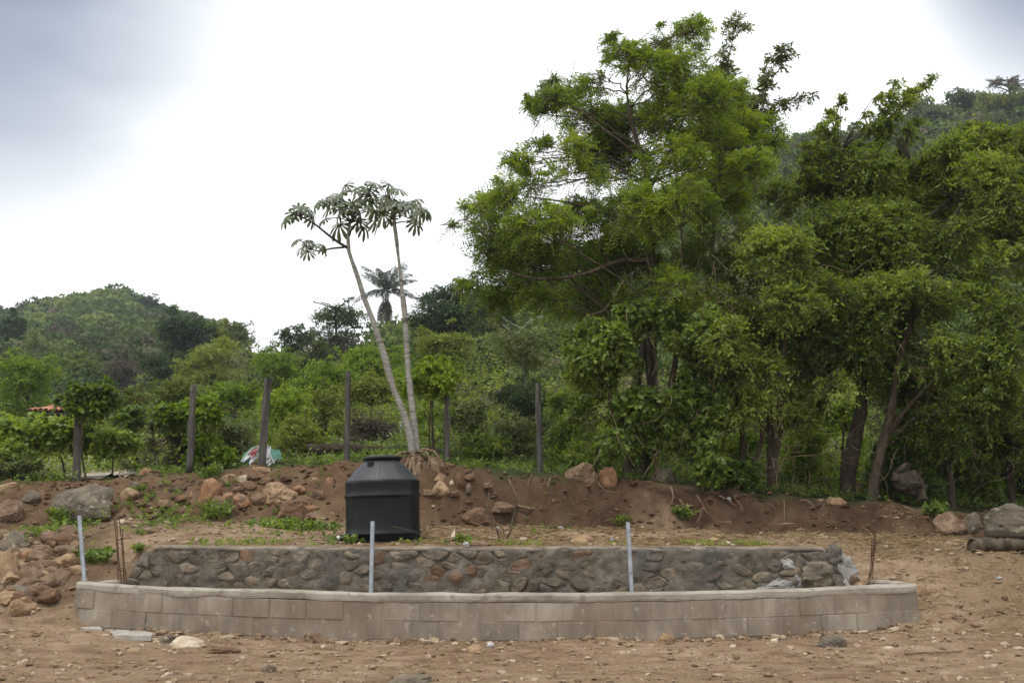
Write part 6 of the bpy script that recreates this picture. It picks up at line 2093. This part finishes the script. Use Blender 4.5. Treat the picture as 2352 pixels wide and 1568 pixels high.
for k, (u, v, w, h, lab, mt) in enumerate((
        (750, 1046, 11, 26, 'whitish striped rag hanging on the weeds left of the fourth post', 'sheet_white'), (812, 1054, 12, 9, 'white plastic bag on the bank top between the fourth post and the tank', 'sheet_white'),
        (1184, 1055, 9, 12, 'white scrap of plastic in the weeds left of the sixth post', 'sheet_white'), (1140, 1213, 11, 7, 'white scrap on the terrace right of the bare sapling', 'sheet_white'),
        (1288, 1212, 12, 8, 'white crumpled scrap on the terrace under the bank', 'sheet_white'), (1071, 1249, 14, 10, 'white crumpled scrap on the wall top by the weeds', 'sheet_white'),
        (1126, 1481, 17, 11, 'white crumpled paper on the dirt in the middle foreground', 'sheet_white'), (1406, 1240, 11, 8, 'blue and white wrapper on the terrace left of the leaning steel pipe', 'cloth_blue'),
        (1674, 1146, 9, 10, 'white scrap caught on the bank under the vines', 'sheet_white'), (2296, 1326, 12, 6, 'white scrap on the straw slope at the right', 'sheet_white'), (795, 1228, 13, 11, 'white scrap beside the tank outlet', 'sheet_white'))):
    crumple(u, v, w, h, M[mt], 'scrap', lab, 'litter', 20 + k)['group'] = 'scraps of litter'
# red-and-white tile chip on the wall top
c = P(853, 1253, 12.72)
tag(Geo().add(*box_geo(c + np.array([-.06, 0, .012]), (.20, .10, .022), .1, .006)).build('brick_shard', M['rock_red'], None, origin=c), 'thin orange-red shard lying on the wall top under the tank', 'brick')

# ------------------------------------------------------------------ pale track and tiled hut on the left
tp = [(318, 1098), (296, 1086), (262, 1074), (220, 1062), (180, 1052), (140, 1046), (100, 1040)]
pts = np.array([P(u, v, Y) for (u, v), Y in zip(tp, (17.9, 18.5, 19.4, 20.6, 22.2, 24.2, 27))])
sp = smooth_path(pts, 60)
wid = np.linspace(.7, 3.2, 60)
s = np.linspace(-1, 1, 9)
X = sp[:, None, 0] + .25 * s[None] * wid[:, None]; Yy = sp[:, None, 1] + s[None] * wid[:, None] * .55
Z = ground(X, Yy, True) + .05 + .02 * fbm(np.stack([X * 2, Yy * 2, 0 * X], -1), 3)
i = np.arange(59)[:, None] * 9 + np.arange(8)[None]
M['track'] = mat_noise('track', [(.24, .195, .15), (.34, .285, .225), (.43, .375, .31)], 1.5, bump=.4)
tag(Geo().add(np.stack([X, Yy, Z], -1).reshape(-1, 3), np.stack([i, i + 1, i + 10, i + 9], -1).reshape(-1, 4)).build('path', M['track'], None, smooth=True), kind='structure')
M['adobe'] = mat_noise('adobe', [(.12, .085, .058), (.20, .15, .105), (.27, .21, .15)], 3, bump=.5)
M['tile'] = mat_noise('roof_tile', [(.30, .115, .075), (.42, .17, .11), (.50, .25, .175)], 3, bump=.3, use_random=.4)
YH = 30.0
hb = P(66, 1082, YH); hb[2] = float(ground(hb[0], YH))
hut = thing('hut', 'small earth-walled hut with a red tiled roof, mostly hidden by vines', 'hut', hb)
e0, e1 = P(72, 945, YH), P(168, 945, YH)
wl0, wl1 = P(58, 1000, YH)[0], P(112, 1000, YH)[0]
zt = e0[2] - .05
V, F = box_geo(((wl0 + wl1) / 2 + .2, YH + 1.6, (hb[2] - .4 + zt) / 2), (wl1 - wl0 + .6, 2.8, zt - hb[2] + .4), 0, .02)
Geo().add(V, F).build('wall', M['adobe'], hut)
for x in (e0[0] + .1, (e0[0] + e1[0]) / 2, e1[0] - .1):
    gz = float(ground(x, YH)) - .2
    Geo().add(*tube(np.array([[x, YH, gz], [x, YH, zt + .1]]), [.06, .055], 8)).build('post', M['bark_tan'], hut)
r = np.random.default_rng(4)
nt_ = 8
wt = (e1[0] - e0[0]) / nt_
for row in range(4):
    for cidx in range(nt_):
        x = e0[0] + (cidx + .5) * wt
        y0 = YH - .25 + row * .42; z0 = e0[2] + row * .07 + r.normal(0, .012)
        aa = np.linspace(0, math.pi, 7)
        prof_ = np.stack([np.cos(aa) * wt * .52, 0 * aa, np.sin(aa) * .085], -1)
        a_ = prof_ + np.array([x, y0, z0]); b_ = prof_ * .9 + np.array([x, y0 + .47, z0 + .085])
        c_ = a_ - np.array([0, 0, .02]); 
        k = np.arange(6)
        Geo().add(np.concatenate([a_, b_, c_]), [np.stack([k, k + 1, k + 8, k + 7], -1), np.stack([k, k + 14, k + 15, k + 1], -1)]).build('roof_tile', M['tile'], hut, smooth=True)
V, F = box_geo(((e0[0] + e1[0]) / 2, YH + .75, e0[2] + .08), (e1[0] - e0[0] - .1, 1.7, .03), 0, .004)
ang_ = math.atan(.07 / .42)
V = V - np.array([0, YH + .75, e0[2] + .08]); V = np.stack([V[:, 0], V[:, 1] * math.cos(ang_) - V[:, 2] * math.sin(ang_), V[:, 1] * math.sin(ang_) + V[:, 2] * math.cos(ang_)], -1) + np.array([0, YH + .6, e0[2] + .06])
Geo().add(V, F).build('roof_boards', M['wood_grey'], hut)

# ------------------------------------------------------------------ power line across the valley
a, b = P(380, 800, 70), P(1300, 620, 64)
t = np.linspace(0, 1, 60)[:, None]
pth = a * (1 - t) + b * t
pth[:, 2] -= 1.9 * 4 * (t * (1 - t))[:, 0] * .5
Geo().add(*tube(pth, .014, 5)).build('power_line', M['bark_dark'], None)
tag(bpy.data.objects['power_line'], 'single thin power line crossing the sky gap behind the trees', 'cable')

# ------------------------------------------------------------------ light haze in the valley air
x0, x1, y0, y1, z0, z1 = float(GX.min()) - 2, float(GX.max()) + 2, float(GY.min()) - 2, float(GY.max()) + 2, float(GZ.min()) - 1.0, float(GZ.max()) + 8.0
hz = Geo().add(*box_geo(((x0 + x1) / 2, (y0 + y1) / 2, (z0 + z1) / 2), (x1 - x0, y1 - y0, z1 - z0), 0, .01))
mh, nt, L = nodes_of('haze')
ho = nt.new("ShaderNodeOutputMaterial")
pv = nt.new("ShaderNodeVolumePrincipled")
pv.inputs['Color'].default_value = (.80, .87, .95, 1)
pv.inputs['Density'].default_value = .00045
pv.inputs['Anisotropy'].default_value = .2
L.new(pv.outputs[0], ho.inputs['Volume'])
tag(hz.build('haze', mh), kind='stuff')
